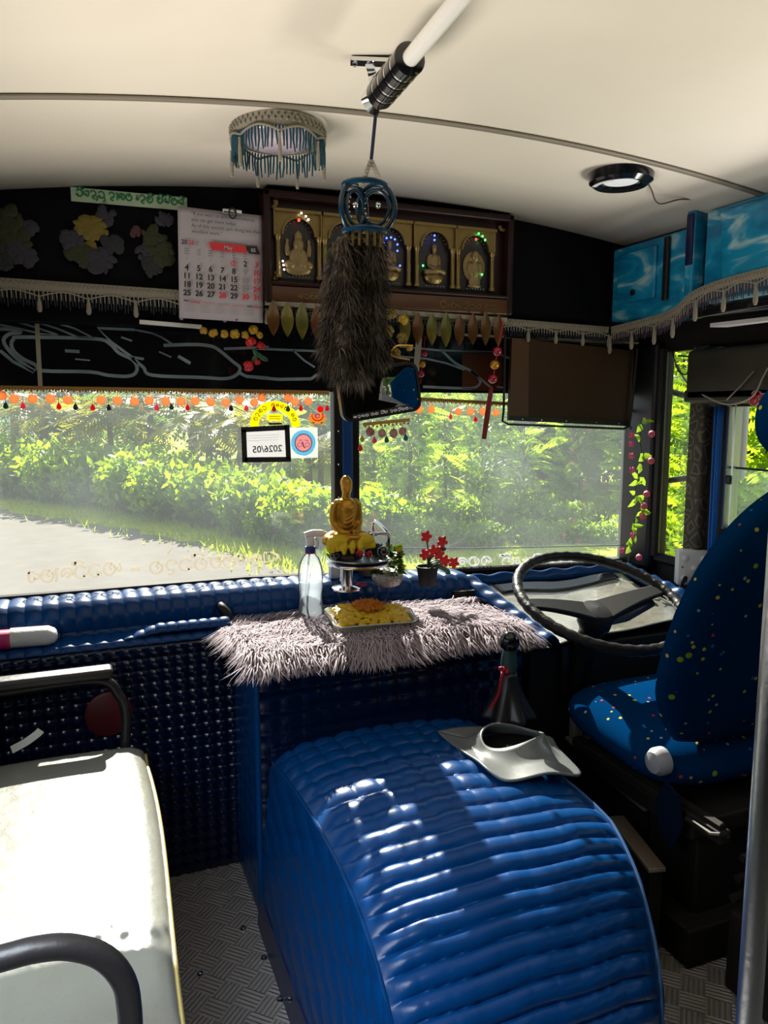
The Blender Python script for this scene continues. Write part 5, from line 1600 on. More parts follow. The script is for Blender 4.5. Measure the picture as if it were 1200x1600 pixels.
# ------------------------------------------------------------------ sun visor
T = thing('sun_visor', (1.62, 2.30, 1.30), 'brown board sun visor held in a thin black wire frame', 'visor')
q = [W(800, 528, y=2.30), W(991, 548, y=2.30), W(984, 666, y=2.30), W(795, 657, y=2.30)]
vs = q + [p + Vector((0, .012, 0)) for p in q]
MB().add(vs, [(3, 2, 1, 0), (4, 5, 6, 7), (0, 1, 5, 4), (2, 3, 7, 6), (1, 2, 6, 5), (3, 0, 4, 7)]).build('board', M_wood, T, smooth=False)
mb = MB().add([q[0].lerp(q[1], .0) + Vector((0, -.0012, 0)), q[0].lerp(q[1], .13) + Vector((0, -.0012, 0)), q[3].lerp(q[2], .15) + Vector((0, -.0012, 0)), q[3] + Vector((0, -.0012, 0))], [(3, 2, 1, 0)])
mb.build('lighter_strip', mat('tan_board', (.075, .032, .013), .4), T, smooth=False)
f_ = [W(789, 525, y=2.29), W(787, 640, y=2.29), W(785, 658, y=2.29), W(794, 663, y=2.29), W(975, 670, y=2.29), W(983, 666, y=2.29), W(987, 640, y=2.29), W(996, 545, y=2.29)]
MB().tube(f_, .0042, 8).build('wire_frame', M_black, T)
mb = MB()
mb.ribbon([q[3] + Vector((0, -.002, .008)), q[2] + Vector((0, -.002, .008))], .016, (0, -1, 0), .002)
mb.build('edge_strip', M_black, T)
mb = MB()
for t in (.1, .25, .45, .7, .9): mb.ball(q[3].lerp(q[2], t) + Vector((0, -.005, .008)), .003, 6)
mb.build('rivet', M_chrome, T)
MB().tube([Vector((1.2, 2.33, 1.60)), Vector((1.95, 2.33, 1.595))], .008, 8).build('hinge_rod', M_black, T)
# ------------------------------------------------------------------ flowering vine on the corner post
T = thing('artificial_vine', W(985, 885, y=2.30), 'artificial vine of pink flowers and lime leaves twined down the corner post', 'vine')
yv = 2.285
path = [(1003, 655), (1000, 690), (1004, 720), (996, 750), (992, 775), (999, 795), (988, 820), (985, 845), (983, 870), (980, 888)]
MB().tube(spl([W(px, py, y=yv) for px, py in path], 6), .0025, 6).build('stem', M_dgreen, T)
rg = random.Random(4)
def leaf(mb, c, d, n, L, wd, fold=.25):
    c, d, n = Vector(c), Vector(d).normalized(), Vector(n)
    s = d.cross(n).normalized()
    n = s.cross(d).normalized()
    vs = [c, c + d * L * .35 + s * wd + n * wd * fold, c + d * L * .35, c + d * L * .35 - s * wd + n * wd * fold, c + d * L * .7 + s * wd * .7 + n * wd * fold - n * L * .05, c + d * L * .7 - n * L * .05, c + d * L * .7 - s * wd * .7 + n * wd * fold - n * L * .05, c + d * L - n * L * .15]
    return mb.add(vs, [(0, 2, 1), (0, 3, 2), (1, 2, 5, 4), (2, 3, 6, 5), (4, 5, 7), (5, 6, 7)])
for k in range(34):
    px, py = path[k % 9]
    t = rg.random()
    qx, qy = path[k % 9 + 1]
    c = W(px + (qx - px) * t, py + (qy - py) * t, y=yv - .004)
    leaf(MB(), c, (rg.uniform(-1, .8), rg.uniform(-.8, -.1), rg.uniform(-.9, .9)), (rg.uniform(-.3, .3), -1, rg.uniform(-.2, .6)), rg.uniform(.030, .050), rg.uniform(.009, .014)).build('leaf', M_green, T)
for px, py in ((989, 679), (989, 693), (989, 712), (990, 734), (1015, 678), (1014, 720), (1007, 772), (1003, 791), (1001, 807), (991, 836), (975, 860), (995, 871)):
    c = W(px, py, y=yv - .02)
    s_ = -1 if px < 995 else 1
    mb = MB()
    for j in range(5):
        a = j * 1.256
        d = Vector((s_ * .8, -.3 + .5 * math.cos(a), .6 * math.sin(a)))
        mb.ball(c + d * .008, (.0115, .006, .008), 8, 0, d.to_track_quat('X', 'Z').to_matrix())
    mb.ball(c, .005, 8)
    mb.build('flower', M_pink, T)
# ------------------------------------------------------------------ steel offering stand and seated statue
b0 = W(545, 921, z=.803)
yb = b0.y + .02
T = thing('offering_stand', (b0.x, yb, .80), 'round polished steel stand on a thick stem carrying the golden statue', 'stand')
ct = Vector((W(562, 880, y=yb).x, yb, 0))
sx = b0.x
zt_ = W(562, 876, y=yb).z
MB().lathe([(.046, .800), (.046, .806), (.020, .812), (.0195, zt_ - .01), (.024, zt_ - .006)], (sx, yb, 0), 32).build('stem', M_chrome, T)
MB().lathe([(.02, zt_ - .014), (.098, zt_ - .010), (.103, zt_ - .004), (.103, zt_), (.098, zt_ + .001), (0, zt_ + .001)], ct, 56).build('plate', M_chrome, T)
MB().lathe([(.06, zt_ + .001), (.088, zt_ + .004), (.100, zt_ + .010), (.100, zt_ + .013), (.09, zt_ + .010), (0, zt_ + .008)], ct, 56).build('upper_plate', M_alu, T)
zp = zt_ + .011
# statue
sb = Vector((W(541, 850, y=yb).x, yb - .005, zp + .042))
SH = (W(540, 741, y=yb).z - sb.z - .004) / .93
T = thing('statue', (sb.x, sb.y, zp), 'golden seated meditating statue on a yellow cloth upon the steel stand', 'statue')
remesh(seated(MB(), SH, sb).build('figure', M_goldp, T), .0017, 14)
mb = MB()
rg = random.Random(9)
for k in range(9):                                                   # gathered yellow robe cloth spread in front of the knees
    a = -1.35 + 2.7 * k / 8
    x = .066 * math.sin(a)
    mb.tube(spl([sb + Vector((x * .6, -.030, .032)), sb + Vector((x, -.040 - .006 * math.cos(a * 2), .018 + .004 * rg.random())), sb + Vector((x * 1.08, -.046, -.006 - .008 * rg.random()))], 5), [.010, .011, .012, .012, .012, .012, .011, .011, .010, .009, .006][:11], 8)
mb.ball(sb + Vector((-.040, -.036, .020)), (.034, .026, .022), 14).ball(sb + Vector((.040, -.036, .020)), (.036, .026, .020), 14)
mb.ball(sb + Vector((0, -.004, .004)), (.062, .045, .016), 16)
for k in range(3): mb.tube([sb + Vector((-.026 + k * .024, -.050, .022)), sb + Vector((-.028 + k * .026, -.056, .002)), sb + Vector((-.026 + k * .026, -.052, -.018))], [.009, .011, .006], 8)
remesh(mb.build('yellow_cloth', mat('yellow_cloth', (.72, .50, .006), .5), T), .0028, 2)
MB().lathe([(.046, 0), (.050, .008), (.042, .024), (.046, .044)], (sb.x, sb.y, zp), 28).build('plinth', mat('dark_plinth', (.02, .008, .006), .4), T)
# small things round the statue
def flower_red(name, label, c, r, seed, mat_=M_redcl):
    mb = blossom(MB(), c, r, seed=seed, n=10)
    return mb.single(name, mat_, label, 'flower')
flower_red('red_flower', 'red silk flower lying on the steel plate before the statue, beside its dark plinth', W(562, 864, y=yb - .06), .014, 1)
flower_red('red_flower', 'red silk flower on the steel plate closer to the silver bowl plant', W(576, 866, y=yb - .05), .014, 2)
M_dbulb = mat('dark_glass_bulb', (.015, .018, .028), .08, coat=.8)
for px, py, lb in ((524, 852, 'dark glossy ball on the steel plate beside the spray bottle'), (598, 858, 'dark glossy ball on the steel plate by the bent steel rail')):
    p = W(px, py, y=yb - .03)
    MB().ball((p.x, p.y, zp + .018), (.018, .018, .018), 18).single('glass_ball', M_dbulb, lb, 'ball', 'dark balls on the stand')
p = W(580, 862, y=yb + .03)
MB().box((p.x, p.y, zp + .018), (.05, .03, .036), bev=.004).single('dark_box', M_black, 'small dark box on the steel plate behind the red flowers', 'box')
p = W(519, 862, y=yb - .02)
mb = MB()
rg = random.Random(2)
for k in range(16): leaf(mb, (p.x, p.y, zp), (rg.uniform(-.7, .7), rg.uniform(-.7, .7), 1), (0, -1, .2), rg.uniform(.03, .055), .006)
mb.single('leaf_sprig', M_green, 'green leaf sprig standing on the steel plate at the bottle side', 'sprig')
p = W(585, 856, y=yb)
mb = MB()
for k in range(14): leaf(mb, (p.x, p.y, zp), (rg.uniform(-.7, .7), rg.uniform(-.7, .3), 1), (0, -1, .2), rg.uniform(.03, .05), .006)
mb.single('leaf_sprig', M_dgreen, 'dark leaf sprig on the steel plate between the statue and the rail', 'sprig')
mb = MB()
p = W(518, 846, y=yb + .01)
for k in range(4): leaf(mb, (p.x, p.y, zp), (-.2 + .15 * k, -.3, 1), (0, -1, .2), .05, .012)
mb.single('blue_petals', mat('blue_silk', (.02, .08, .5), .5), 'small blue silk petals behind the spray bottle head', 'petals')
# bent steel rail clipped to the plate
q = [W(583, 862, y=yb + .07), W(583, 820, y=yb + .07), W(590, 817, y=yb + .05), W(605, 832, y=yb - .01), W(607, 838, y=yb - .01), W(607, 866, y=yb - .01)]
q[0].z = zp; q[-1].z = zp
mb = MB().tube(spl(q, 5), .0055, 10)
mb.tube([W(576, 835, y=yb - .03), W(606, 834, y=yb - .02)], .0055, 10).ball(W(579, 835, y=yb - .035), .012, 16)
mb.single('steel_guard', M_chrome, 'bent polished steel guard rail around one side of the plate', 'rail')
# under the plate
p = W(530, 908, z=.803)
MB().box((p.x, p.y + .05, .803 + .028), (.032, .03, .058), bev=.004).single('white_box', M_white, 'small white box on the dash under the steel plate', 'box')
p = W(585, 905, z=.80)
MB().box((p.x + .005, p.y + .05, .80 + .032), (.075, .04, .066), bev=.004).single('black_box', M_black, 'black box on the dash beneath the steel plate, behind the cactus bowl', 'box')
p = W(566, 917, z=.803)
MB().ball((p.x, p.y + .005, .803 + .007), (.018, .012, .008), 12).single('pink_soap', M_pink, 'small pink lump on the dash by the stem of the stand', 'lump')
# ------------------------------------------------------------------ plant in a silver bowl
p = W(612, 919, z=.80)
p.y += .035
T = thing('potted_succulent', (p.x, p.y, .80), 'green and yellow artificial plant in a round silver woven bowl', 'plant')
M_bowl = mat('silver_weave', (.45, .42, .38), .35, .8, bump=(110, 1.0, .006))
MB().lathe([(.025, .80), (.040, .806), (.050, .825), (.047, .842), (.040, .850)], (p.x, p.y, 0), 32).build('bowl', M_bowl, T)
mb, m2 = MB(), MB()
rg = random.Random(11)
for k in range(170):
    a = rg.uniform(0, 6.28); h = rg.random() ** 1.2
    r = .055 * (1 - h * .55)
    off = .012 * h
    leaf(m2 if k % 6 == 0 else mb, (p.x + off + r * .6 * math.cos(a), p.y + r * .6 * math.sin(a), .84 + .075 * h), (math.cos(a), math.sin(a) - .3, rg.uniform(-.2, 1.0)), (math.cos(a) * .4, -.7, .6), rg.uniform(.020, .032), .0095)
mb.build('leaves', leafmat('grass_green_leaf', (.05, .12, .01), (.12, .22, .015), .35), T)
m2.build('yellow_petals', mat('yellow_petal', (.65, .42, .02), .5), T)
# ------------------------------------------------------------------ red flowers in a black pot
p = W(674, 918, z=.795)
p.y += .03
T = thing('potted_red_flowers', (p.x, p.y, .795), 'red artificial blossoms on green stems in a small black pot', 'plant')
MB().lathe([(.024, .795), (.026, .797), (.034, .850), (.037, .852), (.037, .858), (.033, .858), (.031, .850), (0, .848)], (p.x, p.y, 0), 32).build('pot', M_rubber, T)
base = Vector((p.x + .002, p.y, .848))
stm = MB()
for k, (px, py) in enumerate(((665, 838), (690, 846), (663, 866), (677, 860), (685, 866), (694, 876), (708, 879))):
    c = W(px, py, y=p.y - .012)
    stm.tube(spl([base, base.lerp(c, .5) + Vector(((c.x - base.x) * -.25, 0, .012)), c], 6), .0028, 7)
    mb = MB()
    for j in range(5):
        a = j * 1.257 + k
        d = Vector((math.cos(a), -.5, math.sin(a)))
        mb.ball(c + d * .010, (.0105, .0045, .0075), 10, 0, Matrix.Rotation(-a, 3, 'Y'))
    mb.ball(c + Vector((0, -.006, 0)), .004, 8)
    mb.build('blossom', mat('bright_red_silk', (.75, .02, .02), .5) if k == 0 else bpy.data.materials['bright_red_silk'], T)
stm.build('stem', M_dgreen, T)
l_ = W(700, 897, y=p.y - .01)
MB().tube(spl([base + Vector((.006, -.01, .0)), base + Vector((.025, -.012, .012)), Vector((l_.x - .004, l_.y, l_.z + .012)), l_], 6), [.006] * 6 + [.008] * 6 + [.008] * 6 + [.005], 8).build('drooping_leaf', M_dgreen, T)
c = W(690, 858, y=p.y)
MB().ball(c, (.017, .004, .009), 10).build('leaf', M_dgreen, T)
# ------------------------------------------------------------------ spray bottle on the fur
p = W(486, 959, z=.725)
T = thing('spray_bottle', (p.x, p.y, .712), 'clear plastic spray bottle half full of water standing on the fur', 'bottle')
zb_ = .712
M_pet = bpy.data.materials.new('clear_bottle_plastic')
nt, b, o = nodes(M_pet)
nt.nodes.remove(b)
tr = nt.nodes.new('ShaderNodeBsdfTransparent'); tr.inputs[0].default_value = (.86, .87, .88, 1)
gl = nt.nodes.new('ShaderNodeBsdfGlossy'); gl.inputs['Roughness'].default_value = .08
df = nt.nodes.new('ShaderNodeBsdfTranslucent'); df.inputs[0].default_value = (.8, .86, .92, 1)
lw = nt.nodes.new('ShaderNodeLayerWeight'); lw.inputs[0].default_value = .12
a1, a2 = nt.nodes.new('ShaderNodeMixShader'), nt.nodes.new('ShaderNodeMixShader')
a1.inputs[0].default_value = .30
nt.links.new(tr.outputs[0], a1.inputs[1]); nt.links.new(df.outputs[0], a1.inputs[2])
nt.links.new(lw.outputs['Fresnel'], a2.inputs[0]); nt.links.new(a1.outputs[0], a2.inputs[1]); nt.links.new(gl.outputs[0], a2.inputs[2])
nt.links.new(a2.outputs[0], o.inputs['Surface'])
bp = [(.0, .006), (.030, .000), (.036, .006), (.038, .03), (.034, .075), (.037, .095), (.0385, .14), (.035, .165), (.026, .188), (.015, .203), (.0135, .212)]
bps = [(q.x, q.y) for q in spl([(a, b, 0) for a, b in bp], 4)]
MB().lathe([(max(a, 0), zb_ + b) for a, b in bps], (p.x, p.y, 0), 40, cap=False).build('bottle', M_pet, T)
wp = [(a * .94, b) for a, b in bps if b < .118]
M_wat = glassmat('water', (.86, .88, .90), .08, (.9, .95, 1), False)
MB().lathe([(max(a, 0), zb_ + b + .001) for a, b in wp], (p.x, p.y, 0), 40).build('water', M_wat, T)
MB().lathe([(.0165, .206), (.0165, .222), (.015, .224)], (p.x, p.y, zb_), 24).build('collar', mat('navy_cap', (.01, .03, .2), .35), T)
MB().lathe([(.0168, .203), (.0168, .207)], (p.x, p.y, zb_), 24).build('red_ring', M_red, T)
hd = MB()
Z = zb_ + .224
hd.box((p.x, p.y, Z + .016), (.024, .022, .034), bev=.006)
hd.tube(spl([(p.x - .016, p.y, Z + .034), (p.x + .01, p.y, Z + .040), (p.x + .045, p.y, Z + .036), (p.x + .060, p.y, Z + .028)], 5), [.011] * 5 + [.0115] * 5 + [.009] * 5 + [.007], 12)
hd.tube(spl([(p.x + .016, p.y, Z + .026), (p.x + .024, p.y, Z + .010), (p.x + .020, p.y, Z - .008)], 5), .005, 8)
hd.build('spray_head', M_white, T)
MB().tube([(p.x + .058, p.y, Z + .029), (p.x + .070, p.y, Z + .024)], .006, 10).build('nozzle', M_black, T)
MB().tube(spl([(p.x, p.y, Z), (p.x - .012, p.y, zb_ + .12), (p.x - .015, p.y, zb_ + .05), (p.x + .006, p.y, zb_ + .012)], 6), .003, 8).build('dip_tube', F_white, T)
# ------------------------------------------------------------------ tray of yellow food
zf = SZ + .032
a, b, c, d = W(505, 951, z=zf + .02), W(640, 950, z=zf + .02), W(653, 972, z=zf + .02), W(526, 982, z=zf + .02)
cen = (a + b + c + d) / 4
T = thing('food_tray', (cen.x, cen.y, zf), 'shallow clear tray heaped with yellow food and orange shreds on the fur', 'tray')
M_tray = mat('clear_tray_plastic', (.62, .68, .46), .15, trans=.0, coat=.5, alpha=.55)
def tp(u, v, s, z):
    q = a.lerp(b, u).lerp(d.lerp(c, u), v)
    q = cen + (q - cen) * s
    return Vector((q.x, q.y, z))
rim = [(u, 0) for u in np.linspace(.06, .94, 8)] + [(1, v) for v in np.linspace(.12, .88, 6)] + [(u, 1) for u in np.linspace(.94, .06, 8)] + [(0, v) for v in np.linspace(.88, .12, 6)]
n = len(rim)
vs, fs = [], []
for s, z in ((.86, zf), (.93, zf + .018), (1.0, zf + .022), (1.02, zf + .020)):
    vs += [tp(u, v, s, z) for u, v in rim]
for k in range(3):
    for i in range(n): fs.append((k * n + i, k * n + (i + 1) % n, (k + 1) * n + (i + 1) % n, (k + 1) * n + i))
fs.append(tuple(range(n - 1, -1, -1)))
solid(MB().add(vs, fs).build('tray', M_tray, T), .0015, 1)
MB().tube([tp(u, v, 1.01, zf + .022) for u, v in rim], .0022, 6, closed=True).build('rim', F_white, T)
M_rice = mat('turmeric_yellow', (.62, .34, .004), .45, bump=(90, .5, .005), var=(30, (.68, .48, .01), .2))
rg = random.Random(6)
mb = MB()
for k in range(230):
    u, v = rg.uniform(.05, .95), rg.uniform(.06, .94)
    h = .026 * (1 - (2 * u - 1) ** 4) * (1 - (2 * v - 1) ** 4) * (1.15 - .5 * v) + .008 * math.sin(9 * u) * (1 - v)
    q = tp(u, v, .90, zf + .012 + h)
    mb.ball(q, (rg.uniform(.009, .016), rg.uniform(.009, .014), rg.uniform(.006, .010)), 8, 0, Matrix.Rotation(rg.random() * 3, 3, 'Z'))
mb.ball(tp(.5, .5, 1, zf + .016), ((b - a).length * .40, .045, .016), 20)
o = mb.build('yellow_food', M_rice, T); o['kind'] = 'stuff'
mb = MB()
for k in range(420):
    r_, t = rg.random() ** .6, rg.random() * 6.28
    u, v = .47 + .20 * r_ * math.cos(t), .36 + .34 * r_ * math.sin(t)
    q = tp(u, v, .9, zf + .048 + .012 * (1 - r_))
    d_ = Vector((rg.uniform(-1, 1), rg.uniform(-1, 1), rg.uniform(-.4, .5))).normalized() * rg.uniform(.006, .013)
    mb.tube([q - d_, q + Vector((0, 0, .002)), q + d_], .0011, 4)
o = mb.build('orange_shreds', mat('orange_shred', (.62, .20, .01), .5), T); o['kind'] = 'stuff'
# ------------------------------------------------------------------ packet on the dash ledge
a, b = W(-10, 1003, y=2.215), W(87, 1000, y=2.215)
T = thing('tissue_packet', ((a.x + b.x) / 2, 2.215, .718), 'white and magenta soft packet lying on the dash ledge', 'packet')
M_pk = mat('white_packet', (.66, .66, .68), .3, bump=(30, .6, .006))
def pk(x0, x1):
    return lambda u, v: (x0 + (x1 - x0) * u, 2.215 + .032 * math.cos(2 * math.pi * v), .745 + .026 * math.copysign(abs(math.sin(2 * math.pi * v)) ** .6, math.sin(2 * math.pi * v)) * (1 - .35 * max(0, (u - .85) / .15) * (x1 == b.x)) - .003 * u)
xm = W(17, 1000, y=2.215).x
MB().grid(pk(xm, b.x), 20, 24, flip=True).build('white_end', M_pk, T)
MB().grid(pk(a.x - .06, xm), 10, 24, flip=True).build('magenta_end', mat('magenta_packet', (.55, .01, .16), .3, var=(14, (.7, .12, .05), .1)), T)
MB().ball((b.x, 2.215, .742), (.006, .026, .016), 10).build('sealed_end', M_pk, T)
# ------------------------------------------------------------------ switch box and loose wires by the corner post
c = W(1082, 886, y=2.07)
T = thing('socket_box', (c.x, c.y, c.z - .05), 'white box with five knobs fixed below the quarter window', 'socket')
Ms = Matrix.Rotation(R(-30), 3, 'Z')
MB().box(c, (.112, .05, .125), Ms, bev=.006).build('body', M_white, T)
for k, (u, v) in enumerate(((-.032, .036), (.030, .034), (0, 0), (-.032, -.036), (.030, -.038))):
    MB().lathe([(.011, 0), (.011, .006), (.007, .010), (0, .011)], c + Ms @ Vector((u, -.025, v)), 14, M=Ms @ Matrix.Rotation(R(90), 3, 'X')).build('knob', M_white, T)
mb = MB()
for u, v in ((-.040, .004), (.038, -.002)): mb.ball(c + Ms @ Vector((u, -.025, v)), .0035, 8)
mb.build('socket_hole', M_black, T)
MB().tube(spl([c + Vector((-.03, .0, -.05)), c + Vector((-.05, -.02, -.03)), c + Vector((-.065, -.01, -.075)), c + Vector((-.06, .02, -.12))], 6), .006, 8).single('black_cable', M_rubber, 'black cable looping out of the white socket box', 'cable')
MB().box((XR - .03, 1.90, .83), (.07, .18, .04), bev=.006).single('window_ledge', M_plate, 'dusty metal ledge under the driver window behind the seat', 'ledge')
q = [W(1052, 560, x=1.99), W(1075, 600, x=1.98), W(1108, 622, x=1.935), W(1140, 632, x=1.93), W(1175, 620, x=1.93), W(1192, 590, x=1.93), W(1200, 575, x=1.93)]
MB().tube(spl(q, 8), .0028, 6).single('loose_wire', mat('grey_wire', (.32, .29, .25), .5), 'grey wire sagging across the dark header over the driver window', 'wire', 'loose wires')
q = [W(1050, 545, x=2.0), W(1058, 575, x=1.99), W(1072, 585, x=1.98), W(1080, 560, x=1.98), W(1060, 556, x=1.98)]
MB().tube(spl(q, 8), .0028, 6).single('loose_wire', M_black, 'black wire looped at the top of the quarter window', 'wire', 'loose wires')
q = [W(1135, 625, x=1.935), W(1160, 600, x=1.935), W(1178, 580, x=1.935)]
MB().tube(spl(q, 6), .0022, 6).single('loose_wire', mat('pale_wire', (.2, .18, .16), .5), 'thin pale wire rising to the console over the driver window', 'wire', 'loose wires')
T = thing('red_lettering', W(1190, 634, x=1.94), 'red rounded script with pale outline on the header over the driver window', 'lettering')
a, b = W(1172, 633, x=1.942), W(1240, 628, x=1.942)
for nm, m, pen, th in (('outline', M_paper, .014, .001), ('script', M_red, .008, .002)):
    mb = MB()
    script(mb, ['va', 'i', 'ra', 'da', 'i', 'va', 'ta'], a, b - a, az, (b - a).length, .034, pen, (-1, 0, 0), th=th)
    mb.build(nm, m, T, smooth=False)
# blue pleated curtain tied beside the driver's window
mb = MB()
cv = [W(1126, 635, x=2.03), W(1114, 860, x=2.03)]
def curt(u, v):
    q = Vector((2.022, 1.978 + .030 * u * (1.1 - .2 * v), 1.36 - .50 * v))
    return (q.x + .008 * math.sin(u * 14) , q.y, q.z)
solid(mb.grid(curt, 40, 16).single('side_curtain', leafmat('blue_curtain', (.02, .22, .65), (.03, .30, .85), .5), 'narrow bright blue pleated curtain beside the driver window', 'curtain'), .003, 1)
# ------------------------------------------------------------------ outside: road, verge, hedge, trees
GZ = -.95
M_road = mat('sunlit_asphalt', (.19, .172, .155), .95, spec=.03, bump=(30, .2, .01), var=(3, (.225, .205, .185), .25))
struct('road', MB().box((0, 15, GZ - .1), (120, 90, .2)), M_road, smooth=False)
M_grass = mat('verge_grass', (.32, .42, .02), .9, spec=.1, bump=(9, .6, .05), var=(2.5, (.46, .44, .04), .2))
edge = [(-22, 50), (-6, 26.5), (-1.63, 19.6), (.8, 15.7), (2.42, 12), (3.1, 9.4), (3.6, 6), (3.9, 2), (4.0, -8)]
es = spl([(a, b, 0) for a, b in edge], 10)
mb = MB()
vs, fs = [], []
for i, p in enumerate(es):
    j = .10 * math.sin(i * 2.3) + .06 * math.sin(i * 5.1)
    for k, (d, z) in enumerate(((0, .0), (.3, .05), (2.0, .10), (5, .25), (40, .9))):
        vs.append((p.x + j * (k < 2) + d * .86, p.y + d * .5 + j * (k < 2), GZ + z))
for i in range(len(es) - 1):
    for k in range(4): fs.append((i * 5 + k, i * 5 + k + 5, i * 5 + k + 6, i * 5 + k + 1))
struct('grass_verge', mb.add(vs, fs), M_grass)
rng = np.random.default_rng(12)
def ground_z(d): return GZ + float(np.interp(d, (0, .3, 2, 5, 40), (0, .05, .10, .25, .9)))
vs, fs = [], []
for i in range(9000):
    p = es[int(rng.integers(8, 66))]
    d = .1 + 3.8 * rng.random() ** 1.4
    c = np.array([p.x + d * .86 + rng.normal(0, .35), p.y + d * .5 + rng.normal(0, .35), ground_z(d) - .02])
    h, wd, a = rng.uniform(.06, .20), rng.uniform(.008, .02), rng.random() * 6.28
    s = np.array([math.cos(a), math.sin(a), 0]) * wd
    t = np.array([rng.normal(0, .05), rng.normal(0, .05), h])
    b = len(vs)
    vs += [c - s, c + s, c + t]
    fs += [(b, b + 1, b + 2)]
o = MB().add(vs, fs).build('grass', leafmat('grass_blade', (.26, .40, .02), (.55, .66, .03), .5), None, sharp=None)
tag(o, 'sunlit yellow-green grass along the road edge in front of the hedge', 'grass', kind='stuff')

def cloud(mb, n, blobs, size, seed, droop=.2, mi=0):
    """leaves scattered over and inside rounded masses; blobs = (centre, radii)"""
    g = np.random.default_rng(seed)
    wts = np.array([b[1][0] * b[1][2] for b in blobs]); wts /= wts.sum()
    for i in range(n):
        c, r = blobs[g.choice(len(blobs), p=wts)]
        d = g.normal(size=3); d /= np.linalg.norm(d)
        q = np.array(c) + d * np.array(r) * (g.uniform(.55, 1.08))
        ax_ = g.normal(size=3); ax_[2] -= droop; ax_ /= np.linalg.norm(ax_)
        s = np.cross(ax_, d + g.normal(size=3) * .6); s /= np.linalg.norm(s) + 1e-9
        L = size * g.uniform(.6, 1.4)
        b = len(mb.v)
        mb.v += [tuple(q), tuple(q + ax_ * L * .45 + s * L * .28), tuple(q + ax_ * L), tuple(q + ax_ * L * .45 - s * L * .28)]
        mb.f.append((b, b + 1, b + 2, b + 3)); mb.m.append(mi)
    return mb
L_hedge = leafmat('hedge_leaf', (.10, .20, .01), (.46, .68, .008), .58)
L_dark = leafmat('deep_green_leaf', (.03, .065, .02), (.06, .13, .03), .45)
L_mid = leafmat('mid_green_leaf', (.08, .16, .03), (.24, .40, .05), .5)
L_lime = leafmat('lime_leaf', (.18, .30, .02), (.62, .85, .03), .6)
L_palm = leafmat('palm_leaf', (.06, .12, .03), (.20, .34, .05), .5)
L_yel = leafmat('yellow_lit_leaf', (.14, .15, .015), (.46, .44, .02), .5)  # yellow of sunlit fronds put into the leaf colour
M_bark = mat('grey_bark', (.10, .085, .07), .8, bump=(20, .5, .02))
def root(name, label, cat, group=None):
    return thing(name, (0, 0, 0), label, cat, group)
def trunk(h, r, par, lean=.1):
    MB().tube(spl([(0, 0, -.05), (lean * .3, .02, h * .4), (lean, .0, h)], 5), [r * (1 - .5 * i / 10) for i in range(11)], 10).build('trunk', M_bark, par)
def feather(mb, base, dirv, L, n, lw, seed, curl=.5, roll=1.2):
    """a compound frond: leaflets in two rows along a drooping rib"""
    g = random.Random(seed)
    base, d = Vector(base), Vector(dirv).normalized()
    s = d.cross(Vector((0, 0, 1)))
    s = s.normalized() if s.length > .01 else Vector((1, 0, 0))
    s = Matrix.Rotation(g.uniform(-roll, roll), 3, d) @ s
    pr_ = base
    for k in range(n):
        t = (k + 1) / n
        p = base + d * L * t + Vector((0, 0, -curl * L * t * t))
        dd = (p - pr_).normalized()
        ll = lw * math.sin(math.pi * min(.98, .12 + .86 * t)) ** .7
        for sg in (-1, 1):
            tip = p + s * sg * ll + dd * ll * .45 + Vector((0, 0, -.25 * ll * g.uniform(.3, 1.4)))
            m = p.lerp(tip, .5)
            wv = dd * (L / n * .55)
            b = len(mb.v)
            mb.v += [tuple(p), tuple(m + wv), tuple(tip), tuple(m - wv)]
            mb.f.append((b, b + 1, b + 2, b + 3)); mb.m.append(0)
        pr_ = p
    return mb
g0 = random.Random(8)
def make_bush():
    r = root('hedge_bush', 'leafy hedge bush glowing yellow-green in the sun', 'bush')
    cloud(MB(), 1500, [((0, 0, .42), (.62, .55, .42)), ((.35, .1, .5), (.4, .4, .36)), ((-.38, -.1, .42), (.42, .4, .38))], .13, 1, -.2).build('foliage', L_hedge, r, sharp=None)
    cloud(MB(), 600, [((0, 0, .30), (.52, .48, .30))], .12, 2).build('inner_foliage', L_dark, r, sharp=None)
    MB().tube([(0, 0, -.1), (0, 0, .4)], .03, 6).build('stem', M_bark, r)
    return r
def make_tree(name, L, L2, seed):
    r = root(name, 'tree', 'tree')
    g = random.Random(seed)
    bl = [((g.uniform(-1.2, 1.2), g.uniform(-1, 1), g.uniform(.7, 4.4)), (g.uniform(.6, 1.1), g.uniform(.6, 1.0), g.uniform(.5, .9))) for k in range(11)]
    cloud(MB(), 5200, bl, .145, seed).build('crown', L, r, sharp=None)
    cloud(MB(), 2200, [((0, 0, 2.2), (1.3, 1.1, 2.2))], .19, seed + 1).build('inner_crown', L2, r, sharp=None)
    trunk(4.2, .12, r)
    return r
def make_feather(seed):
    r = root('feathery_tree', 'tree', 'tree')
    g = random.Random(seed)
    mb = MB()
    for k in range(120):
        a = g.uniform(0, 6.28); z = g.uniform(.2, 3.6)
        rr = .25 * g.random()
        feather(mb, (rr * math.cos(a), rr * math.sin(a), z), (math.cos(a), math.sin(a), g.uniform(.1, 1.1)), g.uniform(.6, 1.15), 15, g.uniform(.12, .20), k, g.uniform(.1, .45))
    mb.build('fronds', L_lime, r, sharp=None)
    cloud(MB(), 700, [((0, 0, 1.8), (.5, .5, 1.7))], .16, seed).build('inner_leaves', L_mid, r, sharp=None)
    trunk(3.6, .06, r)
    return r
